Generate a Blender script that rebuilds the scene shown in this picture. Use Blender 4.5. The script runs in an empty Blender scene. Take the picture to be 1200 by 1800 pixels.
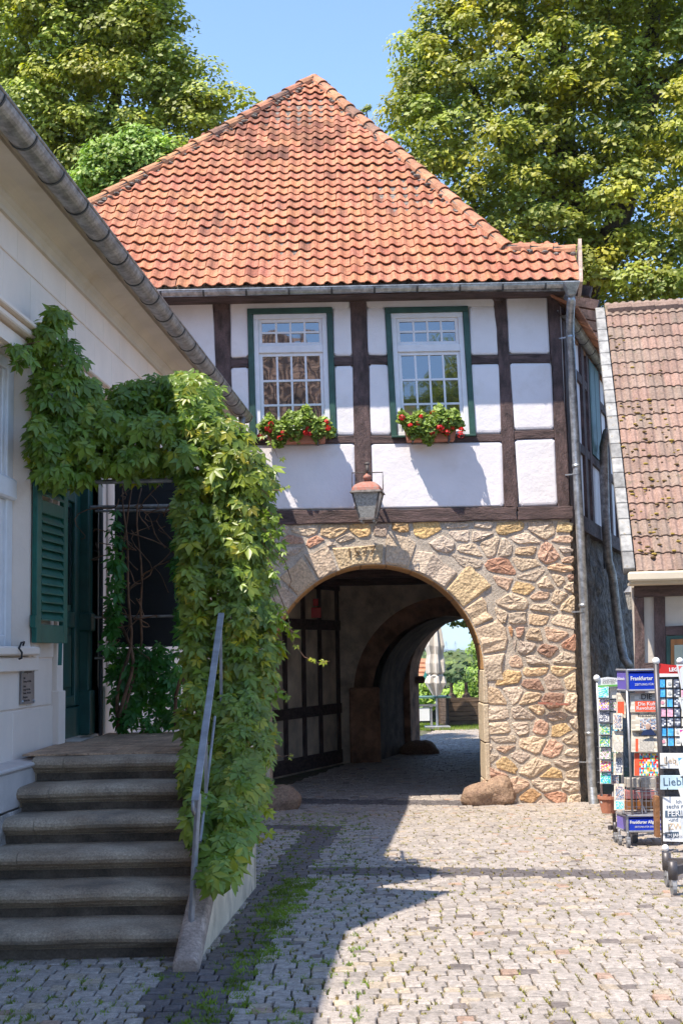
import bpy, math, random
import numpy as np
from mathutils import Vector, Matrix, Euler
random.seed(7); np.random.seed(7)
S = bpy.context.scene
C = bpy.context.collection
# ------------------------------------------------------------------ camera, sky, sun, exposure
FPX = 2200.0
PITCH, ROLL = 6.48, -1.1
CAM = Vector((0, 0, 1.7))
cd = bpy.data.cameras.new('camera'); co = bpy.data.objects.new('camera', cd); C.objects.link(co)
ROT = Matrix.Rotation(math.radians(90+PITCH), 3, 'X') @ Matrix.Rotation(math.radians(ROLL), 3, 'Z')
co.location = CAM; co.rotation_euler = ROT.to_euler()
cd.sensor_fit = 'VERTICAL'; cd.sensor_height = 36; cd.sensor_width = 24; cd.lens = FPX/1800*36
cd.clip_start = 0.05; cd.clip_end = 12000
S.camera = co
SUND = Vector((.40, .37, -1)).normalized()          # direction the light travels
w = bpy.data.worlds.new('World'); S.world = w; w.use_nodes = True
nt = w.node_tree; nt.nodes.clear()
sky = nt.nodes.new('ShaderNodeTexSky'); sky.sky_type = 'NISHITA'; sky.sun_disc = False
sky.sun_elevation = math.asin(-SUND.z); sky.sun_rotation = math.atan2(-SUND.x, -SUND.y)
sky.air_density = 0.85; sky.dust_density = 0.0; sky.ozone_density = 1.9; sky.altitude = 300
bg = nt.nodes.new('ShaderNodeBackground'); bg.inputs[1].default_value = 0.15
wo = nt.nodes.new('ShaderNodeOutputWorld')
wtc = nt.nodes.new('ShaderNodeTexCoord'); wsx = nt.nodes.new('ShaderNodeSeparateXYZ'); wrp = nt.nodes.new('ShaderNodeValToRGB'); wmx = nt.nodes.new('ShaderNodeMix')
wmx.data_type = 'RGBA'; wmx.blend_type = 'MULTIPLY'; wmx.inputs[0].default_value = 1          # hazy blue band all round the horizon
wrp.color_ramp.elements[0].position = 0; wrp.color_ramp.elements[0].color = (.24,.32,.46,1); wrp.color_ramp.elements[1].position = .42; wrp.color_ramp.elements[1].color = (1,1,1,1)
nt.links.new(wtc.outputs['Generated'], wsx.inputs[0]); nt.links.new(wsx.outputs['Z'], wrp.inputs[0]); nt.links.new(sky.outputs[0], wmx.inputs[6]); nt.links.new(wrp.outputs[0], wmx.inputs[7]); nt.links.new(wmx.outputs[2], bg.inputs[0]); nt.links.new(bg.outputs[0], wo.inputs[0])
sl = bpy.data.lights.new('sun', 'SUN'); sl.energy = 3.15; sl.angle = math.radians(.53); sl.color = (1, .92, .80)
so = bpy.data.objects.new('sun', sl); C.objects.link(so)
so.rotation_euler = SUND.to_track_quat('-Z', 'Y').to_euler(); so.location = (-8, -8, 20)
S.view_settings.view_transform = 'Standard'; S.view_settings.look = 'None'
S.view_settings.exposure = 1.42; S.view_settings.gamma = 1; S.view_settings.use_curve_mapping = False

# ------------------------------------------------------------------ measuring helpers
def ray(px, py):
    return (ROT @ Vector(((px-600)/FPX, -(py-900)/FPX, -1))).normalized()
def at(px, py, Y):
    d = ray(px, py); return CAM + d*(Y/d.y)
def hit(px, py, p0, n):
    d = ray(px, py); n = Vector(n); return CAM + d*((Vector(p0)-CAM).dot(n)/d.dot(n))
def zg(Y):
    if Y <= 7: return 0.0
    if Y < 8: return -.0225*(Y-7)**2
    if Y <= 17.5: return -.0225-.045*(Y-8)
    if Y < 18.5: return -.45-.045*(Y-17.5)+.0225*(Y-17.5)**2
    return -.4725
def gpt(px, py):
    Y = 10.0
    d = ray(px, py)
    for _ in range(60):
        Yn = (zg(Y)-CAM.z)/d.z*d.y
        Y = .5*Y+.5*Yn
    return CAM + d*(Y/d.y)
# ------------------------------------------------------------------ object helpers
def props(o, label=None, cat=None, group=None, kind=None):
    if label: o['label'] = label
    if cat: o['category'] = cat
    if group: o['group'] = group
    if kind: o['kind'] = kind
    return o
def thing(name, label, cat, loc=(0,0,0), group=None):
    o = bpy.data.objects.new(name, None); C.objects.link(o); o.location = loc; o.empty_display_size = .1
    return props(o, label, cat, group)
def link(name, me, mat, parent=None, smooth=False, bevel=0, seg=1):
    if mat is not None and not me.materials: me.materials.append(mat)
    o = bpy.data.objects.new(name, me); C.objects.link(o)
    if parent is not None:
        o.parent = parent
        off = Vector(parent.location); q = parent.parent
        while q is not None: off += q.location; q = q.parent
        o.location = -off
    if smooth:
        me.polygons.foreach_set('use_smooth', [True]*len(me.polygons))
    if bevel:
        m = o.modifiers.new('b', 'BEVEL'); m.width = bevel; m.segments = seg; m.limit_method = 'ANGLE'
    return o
class MB:
    def __init__(s): s.v = []; s.f = []; s.c = []
    def add(s, vs, fs, col=None):
        n = len(s.v); s.v += [tuple(p) for p in vs]; s.f += [tuple(i+n for i in f) for f in fs]
        s.c += [col or (1,1,1)]*len(vs); return s
    def box(s, c, d, rz=0, col=None, M=None):
        x, y, z = d[0]/2, d[1]/2, d[2]/2
        vs = [Vector((a*x, b*y, e*z)) for e in (-1,1) for a, b in ((-1,-1),(1,-1),(1,1),(-1,1))]
        R = M if M is not None else Matrix.Rotation(rz, 3, 'Z')
        vs = [R @ v + Vector(c) for v in vs]
        return s.add(vs, [(3,2,1,0),(4,5,6,7),(0,1,5,4),(1,2,6,5),(2,3,7,6),(3,0,4,7)], col)
    def prism(s, poly, e, col=None):
        poly = [Vector(p) for p in poly]; e = Vector(e); n = len(poly)
        nn = Vector((0,0,0))
        for i in range(n): nn += poly[i].cross(poly[(i+1) % n])
        if nn.dot(e) > 0: poly = poly[::-1]
        vs = poly + [p+e for p in poly]
        fs = [tuple(range(n)), tuple(range(2*n-1, n-1, -1))]
        fs += [(i, i+n, (i+1) % n+n, (i+1) % n) for i in range(n)]
        return s.add(vs, fs, col)
    def tube(s, pts, r, n=8, cap=True, col=None):
        pts = [Vector(p) for p in pts]; k = len(pts)
        rr = r if isinstance(r, (list, tuple)) else [r]*k
        vs = []; up = None
        for i, p in enumerate(pts):
            t = (pts[min(i+1, k-1)]-pts[max(i-1, 0)]).normalized()
            if up is None:
                up = t.orthogonal().normalized()
            up = (up - t*up.dot(t)).normalized(); b = t.cross(up)
            for j in range(n):
                a = 2*math.pi*j/n; vs.append(p+(up*math.cos(a)+b*math.sin(a))*rr[i])
        fs = [(i*n+j, i*n+(j+1) % n, (i+1)*n+(j+1) % n, (i+1)*n+j) for i in range(k-1) for j in range(n)]
        if cap: fs += [tuple(range(n-1, -1, -1)), tuple(range((k-1)*n, k*n))]
        return s.add(vs, fs, col)
    def bar(s, a, b, w_, h_, col=None):
        a = Vector(a); b = Vector(b); t = (b-a); L = t.length; t.normalize()
        u = t.cross(Vector((0,0,1)));
        if u.length < .05: u = Vector((1,0,0))
        u.normalize(); v = u.cross(t)
        M = Matrix((u, t, v)).transposed()
        return s.box((a+b)/2, (w_, L, h_), col=col, M=M)
    def lathe(s, c, prof, n=16, axis='Z', col=None):
        c = Vector(c); vs = []; k = len(prof)
        for r, z in prof:
            for j in range(n):
                a = 2*math.pi*j/n
                vs.append(c+Vector((r*math.cos(a), r*math.sin(a), z)))
        fs = [(i*n+j, i*n+(j+1) % n, (i+1)*n+(j+1) % n, (i+1)*n+j) for i in range(k-1) for j in range(n)]
        fs += [tuple(range(n-1, -1, -1)), tuple(range((k-1)*n, k*n))]
        return s.add(vs, fs, col)
    def ball(s, c, r, n=10, m=6, col=None):
        if not hasattr(r, '__len__'): r = (r, r, r)
        prof = [(math.sin(math.pi*i/m)*.999+.001, -math.cos(math.pi*i/m)) for i in range(m+1)]
        vs = []
        for q, z in prof:
            for j in range(n):
                a = 2*math.pi*j/n; vs.append(Vector(c)+Vector((q*math.cos(a)*r[0], q*math.sin(a)*r[1], z*r[2])))
        fs = [(i*n+j, i*n+(j+1) % n, (i+1)*n+(j+1) % n, (i+1)*n+j) for i in range(m) for j in range(n)]
        return s.add(vs, fs, col)
    def mesh(s, name):
        me = bpy.data.meshes.new(name); me.from_pydata(s.v, [], s.f)
        if s.c:
            a = me.color_attributes.new('tint', 'FLOAT_COLOR', 'POINT')
            a.data.foreach_set('color', np.array([(c[0], c[1], c[2], 1) for c in s.c], 'f').ravel())
        me.update(); return me
    def build(s, name, mat, parent=None, **k):
        return link(name, s.mesh(name), mat, parent, **k)
def npmesh(name, V, F, tint=None):
    """V (n,3), F (m,k) faces all the same size"""
    me = bpy.data.meshes.new(name); n = len(V); m, k = F.shape
    me.vertices.add(n); me.vertices.foreach_set('co', V.astype('f').ravel())
    me.loops.add(m*k); me.loops.foreach_set('vertex_index', F.astype('i').ravel())
    me.polygons.add(m); me.polygons.foreach_set('loop_start', np.arange(0, m*k, k, dtype='i'))
    me.polygons.foreach_set('loop_total', np.full(m, k, 'i'))
    if tint is not None:
        a = me.color_attributes.new('tint', 'FLOAT_COLOR', 'POINT')
        a.data.foreach_set('color', np.hstack([tint, np.ones((n, 1))]).astype('f').ravel())
    me.update(calc_edges=True); return me
# ------------------------------------------------------------------ materials
def mat(name, col, rough=.85, col2=None, vs=3, var=.15, bump=.2, bs=60, bd=.01, tint=False, metal=0, spec=.5,
        fine=None, dirt=None, ds=1.2, dlo=.5, dhi=.7, trans=0, ior=None, stretch=None, emit=None, vbump=0, vbs=20, coat=0, bdet=6):
    m = bpy.data.materials.new(name); m.use_nodes = True; N = m.node_tree.nodes; L = m.node_tree.links
    b = N['Principled BSDF']; b.inputs['Roughness'].default_value = rough; b.inputs['Metallic'].default_value = metal
    b.inputs['Specular IOR Level'].default_value = spec
    if ior: b.inputs['IOR'].default_value = ior
    if coat: b.inputs['Coat Weight'].default_value = coat
    g = N.new('ShaderNodeNewGeometry'); pos = g.outputs['Position']
    if stretch:
        mp = N.new('ShaderNodeMapping'); mp.inputs['Scale'].default_value = stretch; L.new(pos, mp.inputs[0]); pos = mp.outputs[0]
    def noise(sc, det=5, ro=.6):
        n = N.new('ShaderNodeTexNoise'); n.inputs['Scale'].default_value = sc; n.inputs['Detail'].default_value = det
        n.inputs['Roughness'].default_value = ro; L.new(pos, n.inputs['Vector']); return n.outputs['Fac']
    def ramp(f, a, c, lo, hi):
        r = N.new('ShaderNodeValToRGB'); r.color_ramp.elements[0].position = lo; r.color_ramp.elements[1].position = hi
        r.color_ramp.elements[0].color = (*a, 1); r.color_ramp.elements[1].color = (*c, 1); L.new(f, r.inputs[0]); return r.outputs[0]
    c2 = col2 or tuple(x*(1-var*2) for x in col); c1 = col if col2 else tuple(x*(1+var) for x in col)
    out = ramp(noise(vs), c2, c1, .35, .65)
    def mix(a, b2, mode, fac=1.0):
        x = N.new('ShaderNodeMix'); x.data_type = 'RGBA'; x.blend_type = mode
        if isinstance(fac, float): x.inputs[0].default_value = fac
        else: L.new(fac, x.inputs[0])
        for s_, k in ((a, 6), (b2, 7)):
            if isinstance(s_, tuple): x.inputs[k].default_value = (*s_, 1)
            else: L.new(s_, x.inputs[k])
        return x.outputs[2]
    if fine:
        out = mix(out, ramp(noise(fine, 3, .7), (.6,.6,.6), (1.25,1.25,1.25), .3, .7), 'MULTIPLY')
    if dirt:
        out = mix(out, dirt, 'MIX', ramp(noise(ds, 8, .65), (0,0,0), (1,1,1), dlo, dhi))
    if tint:
        a = N.new('ShaderNodeAttribute'); a.attribute_name = 'tint'; out = mix(out, a.outputs['Color'], 'MULTIPLY')
    L.new(out, b.inputs['Base Color'])
    nrm = None
    if bump:
        bp = N.new('ShaderNodeBump'); bp.inputs['Strength'].default_value = bump; bp.inputs['Distance'].default_value = bd
        L.new(noise(bs, bdet, .65), bp.inputs['Height']); nrm = bp.outputs[0]
    if vbump:
        vo = N.new('ShaderNodeTexVoronoi'); vo.inputs['Scale'].default_value = vbs; L.new(pos, vo.inputs['Vector'])
        b2 = N.new('ShaderNodeBump'); b2.inputs['Strength'].default_value = vbump; b2.inputs['Distance'].default_value = bd*1.5
        L.new(vo.outputs['Distance'], b2.inputs['Height'])
        if nrm: L.new(nrm, b2.inputs['Normal'])
        nrm = b2.outputs[0]
    if nrm: L.new(nrm, b.inputs['Normal'])
    if trans:
        t = N.new('ShaderNodeBsdfTranslucent'); L.new(mix(out, (1.5,1.6,.45), 'MULTIPLY'), t.inputs[0])
        ms = N.new('ShaderNodeMixShader'); ms.inputs[0].default_value = trans
        L.new(b.outputs[0], ms.inputs[1]); L.new(t.outputs[0], ms.inputs[2]); L.new(ms.outputs[0], N['Material Output'].inputs[0])
    return m
M = {}
M['ground'] = mat('joint_soil', (.14,.12,.085), .95, vs=14, var=.35, bump=.6, bs=90, dirt=(.075,.11,.025), ds=5, dlo=.48, dhi=.62)
M['sett'] = mat('granite_sett', (.40,.35,.305), .62, vs=30, var=.16, bump=.55, bs=95, bd=.008, tint=True, fine=160, spec=.5)
M['grass'] = mat('grass', (.20,.28,.04), .7, vs=3, var=.25, bump=0, trans=.4)
M['moss'] = mat('moss', (.12,.10,.03), .95, vs=8, var=.3, bump=.5, bs=120)
M['soil'] = mat('soil', (.06,.045,.03), .95)
M['stone'] = mat('sandstone', (.62,.52,.425), .92, col2=(.52,.425,.35), vs=6, bump=.9, bs=16, bd=.022, tint=True, fine=30, vbump=.35, vbs=26, dirt=(.34,.27,.20), ds=7, dlo=.60, dhi=.76)
M['voussoir'] = mat('dressed_sandstone', (.62,.51,.37), .9, col2=(.54,.42,.29), vs=4, bump=.9, bs=18, bd=.018, tint=True, fine=60)
M['soffit'] = mat('bounce_tinted_sandstone', (.60,.33,.12), .9, col2=(.50,.27,.12), vs=5, bump=.7, bs=30, bd=.02, fine=50)  # orange of the reflected light is put into the soffit stone colour
M['mortar'] = mat('lime_mortar', (.56,.475,.385), .95, vs=5, var=.12, bump=.9, bs=35, bd=.02, fine=90)
M['boulder'] = mat('guard_boulder', (.40,.27,.18), .9, col2=(.30,.19,.13), vs=5, bump=1, bs=14, bd=.05, fine=40)
M['plaster'] = mat('white_limewash', (.82,.77,.77), .9, vs=2.2, var=.025, bump=.5, bs=9, bd=.02, dirt=(.66,.60,.56), ds=1.6, dlo=.54, dhi=.85)
M['timber'] = mat('dark_timber', (.115,.072,.066), .8, vs=6, var=.3, bump=.9, bs=26, bd=.02, fine=60, stretch=(1.6,1.6,.7))
M['timberh'] = mat('dark_timber_rail', (.115,.072,.066), .8, vs=6, var=.3, bump=.9, bs=26, bd=.02, fine=60, stretch=(.5,1.6,3))
M['tile'] = mat('clay_pantile', (.50,.205,.105), .8, col2=(.43,.16,.088), vs=2.2, bump=.4, bs=60, tint=True, fine=22, dirt=(.27,.14,.11), ds=2.0, dlo=.60, dhi=.8)
M['ridge'] = mat('clay_ridge_tile', (.52,.23,.12), .8, vs=5, var=.15, bump=.3, bs=60, tint=True, fine=30)
M['ridgemortar'] = mat('ridge_mortar', (.22,.19,.16), .95, vs=14, var=.4, bump=1, bs=40, bd=.02)
M['shoptile'] = mat('brown_roof_tile', (.32,.215,.165), .88, col2=(.26,.165,.125), vs=3, bump=.5, bs=70, tint=True, fine=35, dirt=(.16,.12,.08), ds=9, dlo=.58, dhi=.68)
M['lichen'] = mat('lichen', (.22,.14,.04), .95, col2=(.10,.06,.025), vs=9, bump=.8, bs=60)
M['zinc'] = mat('zinc', (.46,.48,.50), .42, vs=8, var=.15, bump=.06, bs=30, metal=.8, fine=14)
M['zincold'] = mat('weathered_zinc', (.36,.34,.325), .5, vs=7, var=.2, bump=.08, bs=30, metal=.55, fine=18)
M['bracket'] = mat('dark_bracket', (.06,.06,.06), .6)
M['wgreen'] = mat('green_painted_frame', (.028,.082,.062), .5, vs=6, var=.15, bump=.15, bs=60)
M['shutter'] = mat('green_shutter', (.012,.115,.082), .45, vs=6, var=.12, bump=.12, bs=60)
M['doorg'] = mat('green_door', (.012,.075,.062), .4, vs=6, var=.12, bump=.12, bs=60)
M['wwhite'] = mat('white_paint', (.78,.76,.77), .5, vs=8, var=.03, bump=.12, bs=50)
M['glass'] = mat('old_window_glass', (.012,.014,.016), .025, vs=8, var=.1, bump=.12, bs=5, bd=.012, bdet=0, ior=2.9, spec=.5)
M['house'] = mat('cream_render', (.87,.72,.61), .85, vs=1.8, var=.035, bump=.3, bs=30, bd=.01, dirt=(.55,.47,.42), ds=1.1, dlo=.62, dhi=.85)
M['cornice'] = mat('cream_cornice', (.62,.54,.45), .8, vs=2, var=.05, bump=.25, bs=30, dirt=(.48,.38,.27), ds=1.8, dlo=.55, dhi=.8)
M['plinth'] = mat('rough_plinth', (.56,.48,.43), .95, vs=5, var=.15, bump=1, bs=35, bd=.03, fine=60)
M['plinth2'] = mat('plinth_band', (.64,.55,.50), .85, vs=3, var=.06, bump=.4, bs=30)
M['step'] = mat('weathered_step', (.50,.39,.28), .9, col2=(.30,.215,.145), vs=2.5, bump=.8, bs=60, bd=.01, fine=80, dirt=(.12,.10,.08), ds=2.4, dlo=.50, dhi=.75)
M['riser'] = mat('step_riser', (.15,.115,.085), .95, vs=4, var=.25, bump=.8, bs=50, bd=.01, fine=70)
M['landing'] = mat('landing_tile', (.50,.32,.20), .8, vs=5, var=.2, bump=.3, bs=50, fine=50)
M['cheek'] = mat('cheek_render', (.74,.60,.43), .95, vs=2.5, var=.1, bump=.5, bs=30, dirt=(.36,.28,.20), ds=2, dlo=.5, dhi=.72)
M['coping'] = mat('coping_stone', (.46,.34,.27), .92, vs=5, var=.2, bump=.8, bs=50, fine=60)
M['steel'] = mat('galvanised_steel', (.33,.31,.31), .55, vs=9, var=.15, bump=.1, bs=60, metal=.35)
M['iron'] = mat('black_iron', (.02,.02,.022), .6)
M['blind'] = mat('black_blind', (.012,.012,.014), .8, stretch=(1,1,1))
M['vleaf'] = mat('creeper_leaf', (.22,.30,.035), .40, col2=(.11,.20,.025), vs=4, bump=0, tint=True, trans=.30, spec=.5)
M['stem'] = mat('creeper_stem', (.20,.105,.06), .85, vs=8, var=.3, bump=.5, bs=60)
M['leafA'] = mat('maple_leaf', (.37,.39,.065), .5, col2=(.27,.32,.055), vs=.7, bump=0, tint=True, trans=.38)
M['leafB'] = mat('lime_leaf', (.37,.37,.055), .5, col2=(.19,.25,.042), vs=.8, bump=0, tint=True, trans=.38)
M['leafC'] = mat('bright_leaf', (.28,.42,.07), .5, vs=.8, bump=0, tint=True, trans=.3)
M['bark'] = mat('bark', (.10,.07,.05), .95, vs=6, var=.3, bump=1, bs=20, bd=.04, stretch=(1,1,.3))
M['terra'] = mat('terracotta', (.50,.20,.12), .85, var=.12, bump=.2)
M['petal'] = mat('red_petal', (.62,.02,.015), .5, var=.2, bump=0, trans=.15)
M['pelleaf'] = mat('geranium_leaf', (.22,.32,.06), .55, vs=20, var=.2, bump=0, tint=True, trans=.25)
M['lampred'] = mat('rusty_red_metal', (.42,.12,.075), .75, col2=(.30,.20,.16), vs=22, bump=.4, bs=60)
M['lampbody'] = mat('lamp_frame', (.12,.10,.09), .7, vs=20, var=.3)
M['lampglass'] = mat('frosted_lamp_glass', (.42,.40,.36), .35, vs=40, var=.2, bump=.6, bs=90, bd=.01, fine=90)
M['passwall'] = mat('old_passage_plaster', (.70,.58,.46), .95, vs=2.5, var=.18, bump=.8, bs=14, bd=.04, dirt=(.28,.22,.16), ds=2, dlo=.5, dhi=.7)
M['gatewhite'] = mat('stained_infill', (.74,.60,.46), .9, vs=1.2, var=.25, bump=.2)
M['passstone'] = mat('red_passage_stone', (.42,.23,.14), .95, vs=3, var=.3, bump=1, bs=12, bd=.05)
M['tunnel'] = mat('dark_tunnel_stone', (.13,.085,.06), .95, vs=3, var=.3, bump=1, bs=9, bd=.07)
M['alley'] = mat('alley_rubble', (.22,.185,.16), .95, vs=5, var=.3, bump=1, bs=9, bd=.1, fine=20, vbump=.8, vbs=5)
M['planter'] = mat('brown_planks', (.15,.095,.06), .8, vs=5, var=.25, bump=.4, bs=30, stretch=(.4,1,3))
M['parasol'] = mat('beige_canvas', (.62,.56,.50), .9, vs=4, var=.06, bump=.3, bs=20)
M['alu'] = mat('grey_metal', (.42,.42,.44), .4, metal=.6)
M['white'] = mat('plain_white', (.78,.78,.77), .6, var=.03, bump=0)
M['paper'] = mat('newsprint', (.66,.60,.50), .9, vs=30, var=.08, bump=.1, tint=True)
M['print'] = mat('printed_card', (1,1,1), .4, vs=90, var=.02, bump=0, tint=True)
M['ink'] = mat('black_ink', (.03,.03,.035), .6, bump=0)
M['inkgrey'] = mat('grey_ink', (.30,.29,.27), .7, bump=0)
M['bluesign'] = mat('blue_sign', (.01,.045,.50), .3, var=.03, bump=0)
M['violetsign'] = mat('faded_violet_sign', (.17,.13,.48), .3, var=.05, bump=0)
M['redsign'] = mat('red_sign', (.62,.025,.02), .35, var=.05, bump=0)
M['darkmetal'] = mat('dark_grey_metal', (.11,.10,.105), .45, metal=.4, bump=0)
M['rubber'] = mat('grey_rubber', (.22,.22,.23), .6, bump=0)
M['orangewood'] = mat('varnished_wood', (.42,.16,.04), .5, vs=8, var=.25, bump=.2, stretch=(1,1,.2))
M['facia'] = mat('cream_fascia', (.66,.56,.42), .7, var=.05, bump=.1)
M['shopplaster'] = mat('shop_plaster', (.62,.55,.47), .9, vs=3, var=.06, bump=.5, bs=20)
M['slabgrey'] = mat('verge_slab', (.52,.50,.47), .9, vs=9, var=.2, bump=.5, bs=50, dirt=(.36,.27,.15), ds=9, dlo=.58, dhi=.7, tint=True)
M['brownwood'] = mat('eave_board', (.30,.14,.06), .8, vs=6, var=.25, bump=.4, bs=30)
M['hill'] = mat('wooded_hill', (.045,.07,.03), 1, vs=.02, var=.3, bump=0)
M['farleaf'] = mat('far_foliage', (.085,.125,.035), .7, vs=.05, var=.3, bump=0, tint=True, trans=.1)
M['earth'] = mat('meadow', (.10,.12,.04), 1, vs=.2, var=.3)
M['plaque'] = mat('grey_plaque', (.33,.31,.32), .35, metal=.5, bump=0)
M['palm'] = mat('palm_leaf', (.04,.09,.02), .5, var=.2, bump=0, trans=.15)
def text(s, size, loc, rot, m, name, parent, ext=.0008, xs=1.0, align='LEFT', bold=0):
    cu = bpy.data.curves.new('t', 'FONT'); cu.body = s; cu.size = size; cu.extrude = ext; cu.align_x = align; cu.offset = bold
    cu.resolution_u = 2
    o = bpy.data.objects.new('t', cu); C.objects.link(o)
    bpy.context.view_layer.update()
    me = bpy.data.meshes.new_from_object(o.evaluated_get(bpy.context.evaluated_depsgraph_get()))
    bpy.data.objects.remove(o)
    T = Matrix.Translation(Vector(loc)) @ rot.to_4x4() @ Matrix.Diagonal((xs,1,1,1))
    me.transform(T); me.materials.clear()
    return link(name, me, m, parent)
RFRONT = Matrix.Rotation(math.radians(90), 3, 'X')      # text facing -Y
def proj(p):
    l = ROT.transposed() @ (Vector(p)-CAM)
    return 600+FPX*l.x/-l.z, 900-FPX*l.y/-l.z
def inpoly(x, y, P):
    r = False; j = len(P)-1
    for i in range(len(P)):
        if (P[i][1] > y) != (P[j][1] > y) and x < (P[j][0]-P[i][0])*(y-P[i][1])/(P[j][1]-P[i][1])+P[i][0]: r = not r
        j = i
    return r
# ================================================================== GROUND
ys = [-40,-20,0,4]+[5+.5*i for i in range(68)]+[39.5, 41, 46, 60, 100, 180, 400, 900, 2500, 9000]
def zter(Y):
    if Y <= 39: return zg(Y)
    t = [(39,-.47),(41,-.9),(46,-3),(60,-9),(100,-22),(180,-34),(400,-38),(900,-20),(2500,-10),(9000,-40)]
    for (a, za), (b, zb) in zip(t, t[1:]):
        if Y <= b: return za+(zb-za)*(Y-a)/(b-a)
    return -40
xs = [-1, -.25, -.06, -.02, 0, .02, .06, .25, 1]
V = [(x*max(60, abs(y)*1.5), y, zter(y)-.03) for y in ys for x in xs]
nx = len(xs)
F = [(j*nx+i, j*nx+i+1, (j+1)*nx+i+1, (j+1)*nx+i) for j in range(len(ys)-1) for i in range(nx-1)]
me = bpy.data.meshes.new('ground'); me.from_pydata(V, [], F)
ground = props(link('ground', me, M['ground']), kind='structure')

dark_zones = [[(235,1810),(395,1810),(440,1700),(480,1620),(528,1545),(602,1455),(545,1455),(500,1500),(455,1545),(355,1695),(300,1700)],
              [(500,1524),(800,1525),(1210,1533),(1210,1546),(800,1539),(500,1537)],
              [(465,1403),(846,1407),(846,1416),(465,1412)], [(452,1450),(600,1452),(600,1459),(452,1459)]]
def sett_mesh(mb, cx, cy, wx, wy, ang, col):
    z = zg(cy); h = random.uniform(-.004, .004); tl = [random.uniform(-.0035, .0035) for _ in range(4)]
    ca, sa = math.cos(ang), math.sin(ang)
    def P(u, v, zz): return (cx+u*ca-v*sa, cy+u*sa+v*ca, zz)
    j = [(random.uniform(.93, 1.03), random.uniform(.93, 1.03)) for _ in range(4)]
    sg = ((-1,-1),(1,-1),(1,1),(-1,1)); vs = []
    for k, (sc, zz) in enumerate(((1, -.045), (1, -.007), (.88, 0))):
        for i, (a, b) in enumerate(sg):
            vs.append(P(a*wx/2*j[i][0]*sc, b*wy/2*j[i][1]*sc, z+zz+h+(tl[i] if k else 0)))
    zc = .003
    fs = [(8,9,10,11)]
    for k in (0, 4):
        fs += [(k+i, k+(i+1) % 4, k+4+(i+1) % 4, k+4+i) for i in range(4)]
    mb.add(vs, fs, col)
setts = []
y = 4.95; row = 0
while y < 37.6:
    dy = random.uniform(.094, .118) if y < 19 else .135
    x0, x1 = (-3.2, 5.6) if y < 12 else ((-2.6, 5.8) if y < 18.2 else (-1.9+(y-18)*.25, 3.0+(y-18)*.36))
    if y > 28: x1 += 2
    vis0 = (-80-600)/FPX*y-1.2; vis1 = (1290-600)/FPX*y+1.6
    x = max(x0, vis0)+random.random()*.1
    while x < min(x1, vis1):
        wx = random.choice([random.uniform(.085, .115), random.uniform(.095, .135), random.uniform(.075, .10)])
        if y > 19: wx = random.uniform(.12, .16)
        cx = x+wx/2; cy = y+dy/2+.03*math.sin(x*1.3+row*.07)+random.gauss(0, .004)
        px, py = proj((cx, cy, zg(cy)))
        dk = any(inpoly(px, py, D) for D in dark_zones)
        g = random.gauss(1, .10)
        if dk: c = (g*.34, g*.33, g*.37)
        else:
            c = (g*1.0, g*.985, g*.99)
            q = random.random()
            if q < .02: c = (g*1.02, g*.78, g*.66)
            elif q < .05: c = (g*.5, g*.47, g*.48)
            elif q < .12: c = (g*1.08, g*1.0, g*.86)
        setts.append((cx, cy, wx-.007, dy-.007, random.gauss(0, .03), c, px, py)); x += wx
    y += dy; row += 1
vis = [i for i, s in enumerate(setts) if -20 < s[6] < 1220 and s[7] < 1825 and not (s[6] < 330 and s[7] < 1655)]
vis.sort(key=lambda i: setts[i][1]); near = set(vis[:300])
mb = MB()
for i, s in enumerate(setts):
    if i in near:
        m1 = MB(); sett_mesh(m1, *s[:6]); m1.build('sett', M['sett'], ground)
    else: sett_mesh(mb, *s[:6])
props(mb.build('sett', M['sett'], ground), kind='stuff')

# grass and moss in the joints
def blades(pts, name, label, hgt, mat_, nb=6, spread=.02):
    P = np.array(pts, 'f'); n = len(P); P = np.repeat(P, nb, 0); k = len(P)
    P[:, :2] += np.random.normal(0, spread, (k, 2)); a = np.random.rand(k)*6.283; h = hgt*np.random.uniform(.4, 1.2, k)
    d = np.stack([np.cos(a), np.sin(a), 0*a], 1); wv = .0055
    lean = np.random.uniform(.3, 1.1, k)[:, None]*h[:, None]
    side = np.stack([-np.sin(a), np.cos(a), 0*a], 1)*wv
    tip = P+d*lean; tip[:, 2] += h
    V = np.stack([P-side, P+side, tip], 1).reshape(-1, 3); F = np.arange(3*k).reshape(-1, 3)
    o = link(name, npmesh(name, V, F), mat_); return props(o, label, 'grass', kind='stuff')
gpts = []; mpts = []
grass_zone = [(395,1810),(470,1690),(520,1600),(560,1545),(505,1545),(470,1580),(440,1660),(370,1760),(340,1810)]
for s in setts:
    if s[1] > 17.5: continue
    p = (s[0]+s[2]/2+.006, s[1]+random.uniform(-.06, .06), zg(s[1])-.012)
    if inpoly(s[6], s[7], grass_zone):
        for _ in range(5):
            if random.random() < .75: gpts.append((s[0]+random.uniform(-.06, .06), s[1]+random.uniform(-.06, .06), zg(s[1])-.005))
    elif s[6] < 640 and random.random() < .30: gpts.append(p); gpts.append((p[0], p[1]+.02, p[2]))
    elif random.random() < (.50 if s[1] < 12 else .40): mpts.append(p); mpts.append((p[0]+random.uniform(-.02,.02), p[1]+.025, p[2]))
blades(gpts, 'grass', 'green grass growing in the paving joints beside the stair wall', .024, M['grass'], 20, .022)
blades(mpts, 'moss', 'yellow green moss tufts in the joints of the sunlit paving', .019, mat('moss_tuft', (.27,.28,.045), .8, col2=(.20,.13,.04), vs=3, bump=0), 12, .011)
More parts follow.
